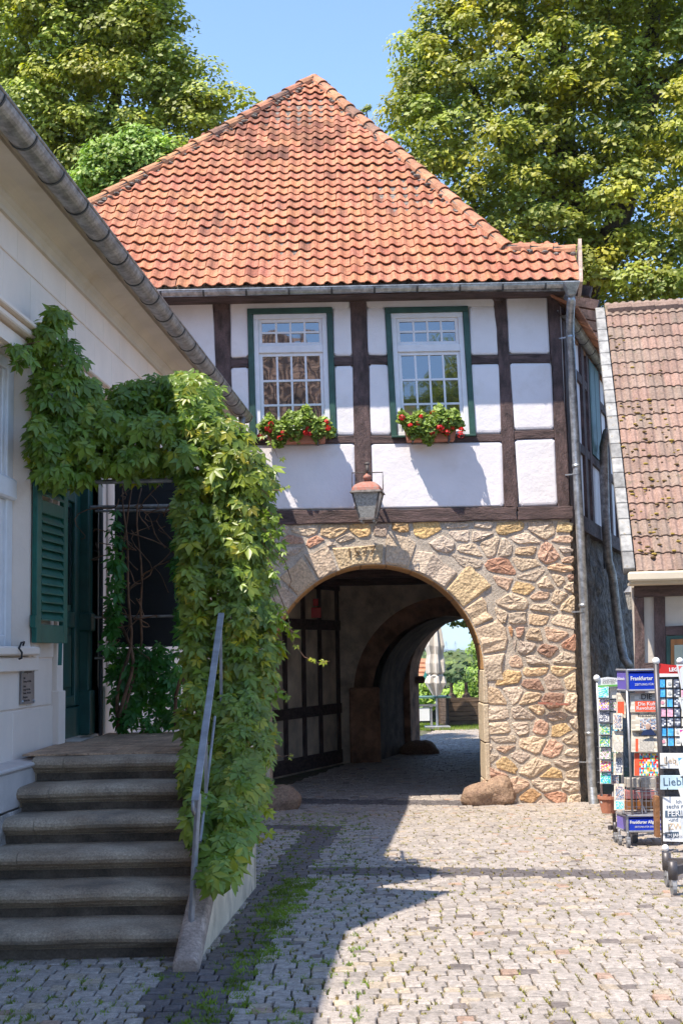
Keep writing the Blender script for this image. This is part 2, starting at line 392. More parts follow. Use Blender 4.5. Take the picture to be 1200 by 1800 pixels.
# far ground grass edge in the courtyard
gp = [(random.uniform(1.5, 7), random.uniform(35.5, 38.6), -.47) for _ in range(2500)]
blades(gp, 'lawn_edge', 'green verge growing in front of the wooden planter beyond the arch', .09, M['grass'], 5, .05)

# ================================================================== GATEHOUSE
YF = 18.3
DV = Vector((.35, 1, 0)); DN = Vector((1, -.35, 0)).normalized()      # side direction and its outward normal
def Fp(px, py, out=0.0): return at(px, py, YF-out)
gate = thing('gatehouse', 'timber framed white gatehouse with orange pantile roof over a stone archway', 'gatehouse', (.6, YF, -.47))
def arch_wall(name, m, x0, x1, z0, z1, cx, zs, r, ya, yb, skew=0.0, n=28, parent=None, jambs=True):
    """slab with a round headed opening, front at ya, back at yb"""
    mb = MB(); pts = [(cx-r, z0)]+[(cx-r*math.cos(math.pi*i/n), zs+r*math.sin(math.pi*i/n)) for i in range(n+1)]+[(cx+r, z0)]
    def outer(p, i):
        if i == 0: return (x0, z0)
        if i == len(pts)-1: return (x1, z0)
        t = (i-1)/n
        if t < .25: return (x0, z0+(z1-z0)*min(1, .3+t*2.8))
        if t > .75: return (x1, z0+(z1-z0)*min(1, .3+(1-t)*2.8))
        return (x0+(x1-x0)*(t-.25)/.5, z1)
    fr = []; ou = []
    for i, p in enumerate(pts): fr.append(p); ou.append(outer(p, i))
    k = len(fr); vs = []
    for yy in (ya, yb):
        sx = skew*(yy-ya)
        vs += [(p[0]+sx, yy, p[1]) for p in fr]+[(p[0]+sx, yy, p[1]) for p in ou]
    fs = []
    for i in range(k-1):
        fs.append((i, i+1, k+i+1, k+i)); fs.append((2*k+i, 3*k+i, 3*k+i+1, 2*k+i+1)); fs.append((i, 2*k+i, 2*k+i+1, i+1))
        fs.append((k+i, k+i+1, 3*k+i+1, 3*k+i))
    return mb.add(vs, fs).build(name, m, parent)
ACX, ACY, AR = 660, 1181, 190
ac = Fp(ACX, ACY); ar = (Fp(ACX+AR, ACY)-ac).length
XR = Fp(1012, 1150).x; zstone = Fp(745, 917).z
arch_wall('mortar_wall', M['mortar'], -4.5, XR-.02, -.6, zstone, ac.x, ac.z, ar, YF+.004, YF+.75, parent=gate)
# intrados lining, slightly proud inside the opening
mb = MB(); n = 13
angs = [math.pi*i/n for i in range(n+1)]
for i in range(n):
    a0, a1 = angs[i]+.003, angs[i+1]-.003; rr = ar-.008-random.uniform(0, .012)
    q = [(ac.x-r_*math.cos(a), ac.z+r_*math.sin(a)) for a, r_ in [(a0+(a1-a0)*k/4, rr) for k in range(5)]+[(a1, ar+.05), (a0, ar+.05)]]
    m1 = MB().prism([(x, YF+.012, z) for x, z in q], (0, .72, 0)); m1.build('soffit_stone', M['soffit'], gate, bevel=.008)
m1 = MB()
zz = ac.z
while zz > -.45:
    h = random.uniform(.35, .6); z0 = max(zz-h, -.5)
    for sx in (-1, 1):
        xa = ac.x+sx*(ar-.015-random.uniform(0, .02)); xb = ac.x+sx*(ar+.05)
        MB().box(((xa+xb)/2, YF+.34, (zz+z0)/2), (abs(xb-xa), .72, zz-z0-.012)).build('jamb_stone', M['voussoir'], gate, bevel=.012)
    zz = z0
cols = [(1.06,1.02,.94),(1.0,.96,.92),(1.08,1.0,.86),(.92,.88,.86),(1.12,.97,.76),(1.02,.84,.72),(1.15,1.1,1.02),(.86,.78,.74)]
RED=(.92,.60,.48); YEL=(1.12,.92,.58); PNK=(1.02,.76,.66); BRN=(.66,.48,.42); CRM=(1.2,1.12,.98)
def stone(poly, col, proud=.05, name='stone', m='stone', round_=True):
    """poly in facade pixels -> a rounded, domed stone standing out of the mortar"""
    P = poly
    if round_:
        Q = []
        for i in range(len(P)):
            a, b = P[i], P[(i+1) % len(P)]
            t = random.uniform(.10, .2)
            Q += [(a[0]+(b[0]-a[0])*t, a[1]+(b[1]-a[1])*t), (b[0]+(a[0]-b[0])*t, b[1]+(a[1]-b[1])*t)]
        P = [(x+random.gauss(0, .8), y+random.gauss(0, .8)) for x, y in Q]
    cx = sum(p[0] for p in P)/len(P); cy = sum(p[1] for p in P)/len(P); n = len(P)
    vs = [Fp(x, y, -.06) for x, y in P]
    vs += [Fp(cx+(x-cx)*.98, cy+(y-cy)*.98, proud*random.uniform(.0,.7)) for x, y in P]
    vs += [Fp(cx+(x-cx)*.88, cy+(y-cy)*.86, proud*random.uniform(.45, 1.35)) for x, y in P]
    vs += [Fp(cx+(x-cx)*.40+random.gauss(0, 1), cy+(y-cy)*.4+random.gauss(0, 1), proud*random.uniform(.4, 1.7)) for x, y in P]
    vs.append(Fp(cx, cy, proud*random.uniform(.7, 1.3)))
    fs = []
    for k in (0, n, 2*n): fs += [(k+i, k+(i+1) % n, k+n+(i+1) % n, k+n+i) for i in range(n)]
    fs += [(3*n+i, 3*n+(i+1) % n, 4*n) for i in range(n)]
    fs = [f[::-1] for f in fs]
    v = random.uniform(.88, 1.12)
    return MB().add(vs, fs, tuple(c*v for c in col)).build(name, M[m], gate, smooth=False)
# voussoirs
va = [-5, 9, 24, 36, 50, 72, 86, 110, 122, 136, 152, 166, 186]
vth = [36, 46, 34, 62, 40, 50, 36, 46, 50, 38, 48, 40]
vcol = [(1.05,1,.9),(1.08,.98,.84),(1.12,1,.8),(1.14,1,.7),(1.1,1.05,.98),(1.05,.98,.86),(1.12,1,.74),(1.0,.92,.82),(1.1,.95,.75),(1,.9,.8),(1.05,.95,.85),(1.1,1,.9)]
for i in range(len(va)-1):
    a0, a1 = math.radians(va[i]+.7), math.radians(va[i+1]-.7); P = []
    for k in range(4):
        a = a0+(a1-a0)*k/3; P.append((ACX+(AR+1)*math.cos(a), ACY-(AR+1)*math.sin(a)))
    for k in range(4):
        a = a1+(a0-a1)*k/3; rr = AR+vth[i]+random.uniform(-6, 6); y_ = max(ACY-rr*math.sin(a), 928); P.append((ACX+rr*math.cos(a), y_))
    cx = sum(p[0] for p in P)/8; cy = sum(p[1] for p in P)/8; n = 8
    vs = [Fp(x, y, -.06) for x, y in P]+[Fp(x, y, .012) for x, y in P]+[Fp(cx+(x-cx)*random.uniform(.86,.95), cy+(y-cy)*random.uniform(.8,.92), .022+random.gauss(0,.009)) for x, y in P]
    fs = []
    for k in (0, n): fs += [(k+j, k+(j+1) % n, k+n+(j+1) % n, k+n+j) for j in range(n)]
    fs += [(16, 17, 22, 23), (17, 18, 21, 22), (18, 19, 20, 21)]
    MB().add(vs, [f[::-1] for f in fs], vcol[i]).build('voussoir', M['stone'], gate, bevel=.006)
text('1577', .18, Fp(608, 979, .040), RFRONT @ Matrix.Rotation(math.radians(4), 3, 'Z'), mat('painted_groove_shade', (.15,.095,.05), .95), 'carved_date', gate, .006, xs=1.25)  # raised digits; the shade of carved grooves is put into their dark colour
# rubble cells
seeds = [(873,1130,CRM),(868,1180,(.95,.9,.85)),(893,1187,YEL),(876,1228,(1.15,1,.8)),(930,1228,(1.1,.98,.8)),(878,1280,CRM),(884,1340,YEL),
 (887,997,RED),(924,1032,YEL),(957,1147,BRN),(973,1318,PNK),(947,1277,PNK),(997,925,(1.25,1.1,.7)),(970,973,PNK),(1012,1133,RED),(953,1070,CRM),
 (943,1347,CRM),(925,1402,(1.1,.8,.5)),(982,1402,RED),(1008,1240,CRM),(1009,1300,CRM),(1010,1360,CRM),(1004,1190,(1.1,1,.8)),(1010,1405,CRM),
 (940,1180,(1.2,1.02,.75)),(990,1180,(1.1,.95,.7)),(825,968,CRM),(862,960,CRM),(895,925,(1.2,1,.6)),(955,927,CRM),(700,935,(1.1,.85,.5)),(745,932,(1.2,.95,.5)),
 (640,932,(1.2,.98,.6)),(585,935,(1.1,.95,.7)),(535,932,CRM),(555,955,RED),(875,1085,CRM),(935,1310,(1.1,1,.85)),(987,1280,YEL),(968,1235,BRN),
 (910,1110,PNK),(895,1110,(1.2,.8,.5)),(935,1115,(1.0,.9,.75)),(985,1095,CRM),(1005,1060,(1.1,1,.8)),(955,1025,CRM),(995,1000,(1.1,.9,.7)),(940,1245,(1.1,.95,.75)),
 (905,1060,CRM),(858,1035,(1.0,.85,.65))]
AX = .62
def dist(a, b): return math.hypot((a[0]-b[0])*AX, a[1]-b[1])
manual = list(seeds); yy = 931
while yy < 1418:
    x = 395+random.uniform(0, 30); rh = random.uniform(23, 34)
    while x < 1022:
        if random.random() < .22: pts_ = [(x, yy-rh*.27), (x+random.uniform(-6,6), yy+rh*.27)]
        else: pts_ = [(x, yy+random.uniform(-5, 5))]
        for q_ in pts_:
            if 475 < q_[0] < 848 and math.hypot(q_[0]-ACX, q_[1]-ACY) < AR+20 or (470 < q_[0] < 850 and q_[1] > ACY): continue
            if all(dist(q_, s) > 15 for s in manual): seeds.append((q_[0], q_[1], random.choice(cols) if random.random() > .09 else random.choice([RED, YEL, BRN, PNK])))
        x += random.choice([random.uniform(20, 30), random.uniform(32, 48), random.uniform(48, 64)])
    yy += rh
def clip(P, a, b, c):                        # keep a*x+b*y<=c
    R = []
    for i in range(len(P)):
        p, q = P[i], P[(i+1) % len(P)]; dp = a*p[0]+b*p[1]-c; dq = a*q[0]+b*q[1]-c
        if dp <= 0: R.append(p)
        if dp*dq < 0:
            t = dp/(dp-dq); R.append((p[0]+(q[0]-p[0])*t, p[1]+(q[1]-p[1])*t))
    return R
for i, s in enumerate(seeds):
    rgt = 1005+(s[1]-915)*.028
    P = [(s[0]-80, s[1]-60), (s[0]+80, s[1]-60), (s[0]+80, s[1]+60), (s[0]-80, s[1]+60)]
    gap = random.uniform(1.6, 4.0)
    for j, t in enumerate(seeds):
        if i == j or abs(t[0]-s[0]) > 170 or abs(t[1]-s[1]) > 130: continue
        dx, dy_ = (t[0]-s[0])*AX*AX, t[1]-s[1]; L_ = math.hypot(dx, dy_)
        mx, my = (s[0]+t[0])/2, (s[1]+t[1])/2
        P = clip(P, dx/L_, dy_/L_, (dx*mx+dy_*my)/L_-gap)
        if len(P) < 3: break
    if len(P) < 3: continue
    P = clip(P, 1, 0, rgt); P = clip(P, 0, -1, -(921 if s[0] < 700 else 917)); P = clip(P, 0, 1, 1420)
    if len(P) < 3: continue
    if s[1] > ACY: P = clip(P, -1, 0, -854) if s[0] > 660 else clip(P, 1, 0, 466)
    else:
        dx, dy_ = s[0]-ACX, s[1]-ACY; L_ = math.hypot(dx, dy_)
        if L_ < AR+28: continue
        a = math.degrees(math.atan2(-dy_, dx)); th = 56
        for k in range(len(va)-1):
            if va[k] <= a < va[k+1]: th = vth[k]
        for off in (-.18, 0, .18):
            aa = math.atan2(dy_, dx)+off; ux, uy = math.cos(aa), math.sin(aa)
            P = clip(P, -ux, -uy, -(ux*ACX+uy*ACY+AR+th+5))
            if len(P) < 3: break
        if len(P) >= 3 and s[1] < ACY and s[1] > ACY-60: P = clip(P, -1, 0, -854) if s[0] > 660 else clip(P, 1, 0, 466)
    if len(P) < 3: continue
    A = abs(sum(P[k][0]*P[(k+1) % len(P)][1]-P[(k+1) % len(P)][0]*P[k][1] for k in range(len(P))))/2
    if A < 55: continue
    stone(P, s[2], random.uniform(.008, .026)*(1.5 if A > 1500 else 1))
# guard boulders
from mathutils import noise as mn
def boulder(label, c, r, seed):
    random.seed(seed); mb = MB().ball(c, r, 28, 18)
    mb.v = [tuple(Vector(c)+(Vector(v)-Vector(c))*(1+.55*mn.noise(Vector(v)*2.6+Vector((seed,0,0)))+.12*mn.noise(Vector(v)*11))) for v in mb.v]
    return props(mb.build('guard_stone', M['boulder'], smooth=True), label, 'guard stone')
p = Fp(862, 1402); boulder('worn brown guard stone at the foot of the right arch pier', (p.x+.02, YF+.03, -.34), (.36, .30, .26), 3)
p = Fp(492, 1396); boulder('rounded guard stone below the creeper at the left arch pier', (p.x-.03, YF-.1, -.36), (.30, .28, .20), 9)
q = at(742, 1322, 27.6); boulder('dark rounded stone at the far end of the passage', (q.x, 27.6, -.40), (.36, .3, .2), 8)
# small iron bar in the masonry
MB().bar(Fp(945, 1236, .08), Fp(1000, 1238, .08), .03, .03).build('iron_tie', M['lampred'], gate)

# ---- upper storey
p0 = Fp(372, 510); ztop = Fp(640, 505).z
W1 = [(435,543),(584,541),(590,765),(441,768)]; W2 = [(677,541),(823,539),(831,763),(689,766)]
# core wall behind everything, with the two window openings left free
xl = -4.5; xr = Fp(1000, 890).x
def core(xa, xb, za, zb): return MB().box(((xa+xb)/2, YF+.16, (za+zb)/2), (xb-xa, .24, zb-za))
wx = [(Fp(441,650).x+.03, Fp(585,650).x-.03), (Fp(683,650).x+.03, Fp(826,650).x-.03)]
wz0, wz1 = Fp(640,760).z, Fp(640,548).z
mb = MB()
for xa, xb, za, zb in ((xl, wx[0][0], zstone+.02, ztop), (wx[0][1], wx[1][0], wz0, wz1), (wx[1][1], xr, zstone+.02, ztop), (wx[0][0], wx[1][1], zstone+.02, wz0), (wx[0][0], wx[1][1], wz1, ztop)):
    mb.box(((xa+xb)/2, YF+.16, (za+zb)/2), (xb-xa, .24, zb-za))
mb.build('wall_core', M['plaster'], gate)
def beam(P, name='timber_post', proud=.03, m='timber'):
    return MB().prism([Fp(x, y, proud) for x, y in P], (0, .14, 0)).build(name, M[m], gate, bevel=.012, seg=2)
def wob(P, a=1.2, n=4):                     # hand hewn edges
    R = []
    for i in range(len(P)):
        a_, b_ = P[i], P[(i+1) % len(P)]
        for k in range(n):
            t = k/n; R.append((a_[0]+(b_[0]-a_[0])*t+(random.uniform(-a, a) if k else 0), a_[1]+(b_[1]-a_[1])*t+(random.uniform(-a, a) if k else 0)))
    return R
beam(wob([(373,505),(403,505),(408,760),(409,900),(380,900),(379,640)]))
beam(wob([(613,505),(641,505),(648,630),(654,893),(625,893),(620,640)]))
beam(wob([(866,505),(887,505),(895,625),(903,750),(911,892),(886,892),(880,760),(873,600)]))
beam([(862,507),(888,507),(888,520),(884,528),(868,528),(863,520)], 'post_head', .07)
beam([(611,507),(643,507),(641,532),(615,532)], 'post_head', .045); beam([(371,507),(405,507),(402,545),(376,545)], 'post_head', .045)
beam(wob([(959,505),(982,505),(988,640),(996,770),(1001,893),(980,893),(972,700),(966,590)]))
for P in ([(404,630),(436,629),(437,645),(405,646)], [(585,627),(619,627),(620,642),(586,642)], [(646,625),(681,625),(682,640),(647,640)], [(825,625),(877,624),(878,639),(826,640)],
          [(894,623),(967,622),(967,637),(895,638)], [(409,768),(441,768),(441,781),(409,782)], [(441,769),(589,766),(624,765),(624,779),(441,783)], [(650,766),(689,766),(829,764),(882,763),(883,776),(650,780)],
          [(903,757),(974,755),(975,770),(904,773)]):
    beam(wob(P, .7, 3), 'timber_rail', .024, 'timberh')
mb = MB()
beam(wob([(400,899),(655,896),(655,919),(400,923)], 1.4, 8), 'sill_beam', .05, 'timberh')
beam(wob([(657,896),(840,892),(908,891),(908,914),(657,919)], 1.4, 7), 'sill_beam', .045, 'timberh')
beam(wob([(910,891),(1007,889),(1006,912),(910,914)], 1.2, 6), 'sill_beam', .055, 'timberh')
# plaster panels, pillowed at the edges
def panel(P):
    cx = sum(p[0] for p in P)/len(P); cy = sum(p[1] for p in P)/len(P)
    P = [(x+random.uniform(-1, 1), y+random.uniform(-1, 1)) for x, y in P]
    Q = []
    for i in range(len(P)):
        a, b = P[i-1], P[i]; c_ = P[(i+1) % len(P)]
        la = math.hypot(a[0]-b[0], a[1]-b[1]); lc = math.hypot(c_[0]-b[0], c_[1]-b[1]); d = 4
        Q += [(b[0]+(a[0]-b[0])/la*d, b[1]+(a[1]-b[1])/la*d), (b[0]+(c_[0]-b[0])/lc*d, b[1]+(c_[1]-b[1])/lc*d)]
    P = Q; n = len(P)
    def ins(x, y, d):
        L_ = math.hypot(x-cx, y-cy); return (x-(x-cx)/L_*d, y-(y-cy)/L_*d)
    vs = [Fp(x, y, -.05) for x, y in P]+[Fp(x, y, .004) for x, y in P]+[Fp(*ins(x, y, 2.5), .016) for x, y in P]+[Fp(*ins(x, y, 6), .021) for x, y in P]
    fs = [(k+i, k+n+i, k+n+(i+1) % n, k+(i+1) % n) for k in (0, n, 2*n) for i in range(n)]+[tuple(3*n+i for i in range(n))]
    o = MB().add(vs, fs).build('plaster_panel', M['plaster'], gate, smooth=False); return o
for P in ([(260,515),(374,513),(381,640),(384,900),(240,900)],
    [(404,512),(613,510),(615,541),(590,541),(585,541),(434,543),(435,543),(436,629),(405,629)][:3]+[(434,542),(436,628),(405,629)],
    [(585,541),(616,540),(619,626),(586,626)], [(406,647),(437,646),(440,767),(410,767)], [(587,643),(620,643),(624,764),(591,765)],
    [(410,783),(624,780),(626,894),(410,897)], [(642,510),(865,508),(870,538),(643,540)], [(644,541),(677,541),(681,624),(646,624)],
    [(824,539),(871,538),(877,623),(826,624)], [(648,641),(682,641),(687,765),(651,765)], [(827,641),(878,640),(881,762),(832,763)],
    [(651,781),(883,777),(886,890),(655,894)], [(889,509),(960,508),(966,621),(895,622)], [(895,639),(968,638),(973,754),(903,756)], [(904,774),(975,771),(980,888),(912,890)]):
    panel(P)
# ---- windows
def window(P, label):
    c = Fp(sum(p[0] for p in P)/4, sum(p[1] for p in P)/4)
    wd = (Fp(*P[1])-Fp(*P[0])).length; hh = (Fp(*P[0])-Fp(*P[3])).length
    sx = (Fp(*P[0]).x-Fp(*P[3]).x)/hh            # slight lean of the old frame
    def X(u, v): return c.x+u+sx*v
    def Bx(u0, u1, v0, v1, y0, y1, mb):
        return mb.add([(X(u0,v0),y0,c.z+v0),(X(u1,v0),y0,c.z+v0),(X(u1,v0),y1,c.z+v0),(X(u0,v0),y1,c.z+v0),(X(u0,v1),y0,c.z+v1),(X(u1,v1),y0,c.z+v1),(X(u1,v1),y1,c.z+v1),(X(u0,v1),y1,c.z+v1)],
                      [(3,2,1,0),(4,5,6,7),(0,1,5,4),(1,2,6,5),(2,3,7,6),(3,0,4,7)])
    win = bpy.data.objects.new('window', None); C.objects.link(win); win.parent = gate; win.location = c-Vector(gate.location); win.empty_display_size = .1
    a, b = wd/2, hh/2; t = .085
    mb = MB(); ya, yb = YF-.045, YF+.06
    Bx(-a, -a+t, -b, b-t, ya, yb, mb); Bx(a-t, a, -b, b-t, ya, yb, mb); Bx(-a, a, b-t, b, ya-.004, yb, mb)
    Bx(-a, a, -b-.03, -b, ya-.03, yb, mb)
    mb.build('outer_frame', M['wgreen'], win, bevel=.006)
    mb = MB(); t2 = .075; i0, i1, j0, j1 = -a+t, a-t, -b, b-t; ya, yb = YF-.015, YF+.10
    vm = .17*hh
    Bx(i0, i0+t2, j0, j1-t2, ya, yb, mb); Bx(i1-t2, i1, j0, j1-t2, ya, yb, mb); Bx(i0, i1, j1-t2, j1, ya-.003, yb, mb); Bx(i0, i1, j0, j0+.06, ya-.003, yb, mb); Bx(i0+t2, i1-t2, vm-.035, vm+.075, ya-.006, yb, mb)
    mb.build('window_frame', M['wwhite'], win, bevel=.005)
    for v0, v1, rows in ((vm+.075, j1-t2, 2), (j0+.06, vm-.035, 3)):
        u0, u1 = i0+t2, i1-t2; ts = .05; mb = MB(); ya, yb = YF+.012, YF+.06
        Bx(u0, u0+ts, v0, v1, ya, yb, mb); Bx(u1-ts, u1, v0, v1, ya, yb, mb); Bx(u0+ts, u1-ts, v1-ts, v1, ya, yb, mb); Bx(u0+ts, u1-ts, v0, v0+ts, ya, yb, mb)
        mb.build('sash', M['wwhite'], win, bevel=.004)
        u0 += ts; u1 -= ts; v0 += ts; v1 -= ts; mt = .03
        for k in range(1, 4):
            uu = u0+(u1-u0)*k/4; Bx(uu-mt/2, uu+mt/2, v0, v1, YF+.02, YF+.05, MB()).build('glazing_bar', M['wwhite'], win)
        for k in range(1, rows):
            vv = v0+(v1-v0)*k/rows; Bx(u0, u1, vv-mt/2, vv+mt/2, YF+.017, YF+.047, MB()).build('glazing_bar', M['wwhite'], win)
        for k in range(4):
            for r in range(rows):
                mb = MB(); e = random.uniform(-.0012, .0012); f_ = random.uniform(-.0012, .0012)
                ua, ub = u0+(u1-u0)*k/4, u0+(u1-u0)*(k+1)/4; va_, vb = v0+(v1-v0)*r/rows, v0+(v1-v0)*(r+1)/rows
                mb.add([(X(ua,va_), YF+.040+e, c.z+va_), (X(ub,va_), YF+.040-e, c.z+va_), (X(ub,vb), YF+.040-e+f_*.5, c.z+vb), (X(ua,vb), YF+.040+e+f_*.5, c.z+vb)], [(0,1,2,3)])
                mb.build('pane', M['glass'], win)
window(W1, ''); window(W2, '')
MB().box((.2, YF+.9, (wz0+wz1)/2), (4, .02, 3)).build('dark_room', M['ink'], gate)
# soffit under the eave and rafter feet
# ---- roof
pitch = math.radians(47); YE = YF-.48
E0 = at(640, 500, YE); RN = Vector((0, -math.sin(pitch), math.cos(pitch))); RU = Vector((0, math.cos(pitch), math.sin(pitch)))
def Rh(px, py, off=0.0): return hit(px, py, E0+RN*off, RN)
A = Rh(552, 140); K = Rh(890, 440); R1 = Rh(1010, 445); ER = Rh(1012, 500); EL = Rh(-84, 506)
roof = bpy.data.objects.new('roof', None); C.objects.link(roof); roof.parent = gate; roof.location = A-Vector(gate.location); roof.empty_display_size = .2
back = DV*9.5
A2 = A+Vector((-.3, 5, -.3)); DK = 9.0
m_ = lambda P, d=.10: MB().prism(P, d if isinstance(d, Vector) else Vector((0,0,-d)))
m_([EL, ER, R1, K, A]).build('roof_slope', M['ridgemortar'], roof)
SE0 = Vector((Fp(985,533).x, YE+.3, at(987,541,YE+.3).z)); SE1 = SE0+DV*8
K2 = K+Vector((.7, 8.5, -.5))
m_([A+Vector((0,.03,0)), K+Vector((.0,.03,-.02)), K2, A2], .06).build('side_roof_slope', M['ridgemortar'], roof)
m_([K+Vector((0,.06,-.03)), R1+Vector((0,.06,-.03)), SE0+Vector((0,.1,.12))], .04).build('side_roof_slope', M['brownwood'], roof); m_([K+Vector((0,.08,-.04)), SE0+Vector((0,.12,.12)), SE1+Vector((0,0,.12)), K2], .04).build('side_roof_slope', M['brownwood'], roof)
LB = EL+DV*9
m_([EL+Vector((-.02,.03,0)), A+Vector((0,.03,0)), A2, LB], .06).build('left_roof_slope', M['ridgemortar'], roof)
m_([A2+Vector((0,.02,0)), K2+Vector((0,.02,0)), LB+Vector((0,.02,0))], .05).build('rear_roof_slope', M['ridgemortar'], roof)
# pantiles
gw, gg = .197, .262
def pantile(o, ex, es, en, wd, ln, th, col, mb, amp=.042, lift=.03):
    prof = [(0,.15),(.12,.75),(.26,1),(.40,.72),(.55,.18),(.72,-.12),(.88,.02),(1.04,.28)]
    vs = []
    for s_, l in ((0, lift), (1, lift*.15)):
        for u, h in prof: vs.append(o+ex*(u*wd)+es*(s_*ln)+en*(h*amp+l))
    for u, h in prof: vs.append(o+ex*(u*wd)+en*(h*amp+lift-th)+es*.004)
    k = len(prof)
    fs = [(i, i+1, k+i+1, k+i) for i in range(k-1)]+[(2*k+i, 2*k+i+1, i+1, i) for i in range(k-1)]
    mb.add(vs, fs, col)
rows = int((A-E0).dot(RU)/gg)+1; tl = []
polyR = [(-90,515),(-84,497),(552,139),(887,436),(1011,440),(1013,515)]
for r in range(rows):
    for c_ in range(-40, 30):
        o = E0+RU*(r*gg-.03)+Vector((c_*gw, 0, 0))
        mid = o+RU*.16+Vector((gw/2, 0, 0)); px, py = proj(mid)
        if not inpoly(px, py, polyR) or py > 130+1.36*px+45: continue
        tl.append((o, mid, px, py))
tl.sort(key=lambda t: t[1].y)
mb = MB()
def tcol():
    g = random.gauss(1, .09); q = random.random()
    if q < .06: return (g*.8, g*.70, g*.72)
    if q < .12: return (g*1.05, g*1.1, g*1.08)
    if q < .14: return (g*.65, g*.66, g*.7)
    return (g, g*random.uniform(.92, 1.06), g*random.uniform(.9, 1.08))
for i, (o, mid, px, py) in enumerate(tl):
    c_ = tcol()
    if math.hypot((px-470)/130, (py-235)/45) < 1 and random.random() < .7: c_ = tuple(x*.55 for x in c_)   # many tiles darkened within an oval patch near the ridge
    o = o+Vector((random.gauss(0, .005), 0, 0))+RU*random.gauss(0, .007)+RN*(mn.noise(o*.55)*.05)+RU*(mn.noise(o*.7+Vector((9,0,0)))*.03)
    t_ = random.gauss(0, .012); ex = (Vector((1,0,0))+RU*t_).normalized(); es = (RU-Vector((1,0,0))*t_)
    if i < 300: m1 = MB(); pantile(o, ex, es, RN, gw, .33, .018, c_, m1, lift=.046+random.uniform(-.008,.010)); m1.build('roof_tile', M['tile'], roof, smooth=False)
    else: pantile(o, ex, es, RN, gw, .33, .018, c_, mb, lift=.046+random.uniform(-.008,.010))
props(mb.build('roof_tile', M['tile'], roof), kind='stuff')
# hip and ridge tiles
def ridge_run(a, b, n, up):
    t = (b-a).normalized(); side = t.cross(up).normalized(); up = side.cross(t)
    L_ = (b-a).length/n
    m1 = MB().bar(a+up*.02, b+up*.02, .19, .09); m1.build('ridge_mortar', M['ridgemortar'], roof)
    mm = MB()
    for i in range(int(n*7)):
        q = a+(b-a)*random.random(); mm.ball(q+side*random.choice((-1,1))*random.uniform(.10,.15)+up*random.uniform(-.02,.02), (random.uniform(.03,.07),)*2+(.03,), 6, 4)
    props(mm.build('mortar_lump', M['ridgemortar'], roof), kind='stuff')
    for i in range(n):
        mb = MB(); p = a+t*(L_*i); q = p+t*(L_*1.10); vs = []
        r0, r1 = .125, .105
        for (pp, rr, dz) in ((p, r0, .055), (q, r1, .035), (p, r0-.02, .055)):
            for k in range(7):
                an = math.pi*k/6; vs.append(pp+side*math.cos(an)*rr+up*(math.sin(an)*rr*.9+dz-.03))
        fs = [(k, k+1, 7+k+1, 7+k) for k in range(6)]+[(14+k, 14+k+1, k+1, k) for k in range(6)]
        g = random.gauss(1, .1); mb.add(vs, fs, (g, g*random.uniform(.9,1.1), g) if random.random() > .08 else (g*.5,g*.6,g*.75))
        mb.build('ridge_tile', M['ridge'], roof, smooth=False)
upv = Vector((0, -.35, 1)).normalized()
LV = Rh(-20, 468)
Lst = Rh(120, 385)
ridge_run(Lst, A, 15, upv); ridge_run(K, A, 18, upv); ridge_run(R1+Vector((0,.02,.0)), K+Vector((0,.02,0)), 3, upv)
# verge board at the right end
V0 = Rh(1014, 432); V1 = Rh(1016, 508)
MB().prism([V0+RN*.12, V1+RN*.12, V1-RN*.17, V0-RN*.17], (.05, 0, 0)).build('verge_board', M['coping'], roof)
# eave soffit
MB().box(((EL.x+XR)/2, (YE+YF)/2+.05, E0.z-.11), (XR-EL.x, YF-YE-.06, .03)).build('eave_soffit', M['timberh'], gate)
# front gutter
gz = at(640, 502, YE-.07).z
def gutter_half(a, b, r, m, parent, name='gutter', up=Vector((0,0,1)), n=9, th=.004):
    t = (b-a).normalized(); side = t.cross(up).normalized(); vs = []
    for p in (a, b):
        for rr in (r, r-th):
            for k in range(n): an = math.pi+math.pi*k/(n-1); vs.append(p+side*math.cos(an)*rr+up*math.sin(an)*rr)
    fs = [(k, 2*n+k, 2*n+k+1, k+1) for k in range(n-1)]+[(n+k, n+k+1, 3*n+k+1, 3*n+k) for k in range(n-1)]
    fs += [(0, n, 3*n, 2*n), (n-1, 3*n-1, 4*n-1, 2*n-1)]
    mb = MB().add(vs, fs); mb.tube([a+side*r, b+side*r], .011, 6); mb.tube([a-side*r, b-side*r], .011, 6)
    return mb.build(name, m, parent, smooth=False)
def half_ring(mb, p, t, r, up=Vector((0,0,1)), wd=.03):
    side = t.cross(up).normalized(); n = 9; vs = []
    for o in (-wd/2, wd/2):
        for rr in (r, r+.007):
            for k in range(n): an = math.pi+math.pi*k/(n-1); vs.append(p+t*o+side*math.cos(an)*rr+up*math.sin(an)*rr)
    fs = [(n+k, n+k+1, 3*n+k+1, 3*n+k) for k in range(n-1)]+[(k, k+1, n+k+1, n+k) for k in range(n-1)]+[(2*n+k, 3*n+k, 3*n+k+1, 2*n+k+1) for k in range(n-1)]
    return mb.add(vs, fs)
ga = Vector((EL.x, YE-.07, gz)); gb = at(1003, 498, YE-.07)
gutter = gutter_half(Vector((ga.x, ga.y, gb.z-.02)), gb, .078, M['zinc'], gate)
X_ = ga.x
while X_ < gb.x:
    half_ring(MB(), Vector((X_, YE-.07, gb.z-.01)), Vector((1,0,0)), .079).build('gutter_bracket', M['bracket'], gutter)
    X_ += .62
# side gutter
sg0 = Vector((Fp(984,533).x+.02, YE+.35, at(987,545,YE+.35).z)); sg1 = sg0+DV*8.2
sgut = gutter_half(sg0, sg1, .085, M['zincold'], gate)
for k in range(11): half_ring(MB(), sg0+(sg1-sg0)*((k+.4)/11), DV.normalized(), .086, wd=.02).build('gutter_bracket', M['bracket'], sgut)
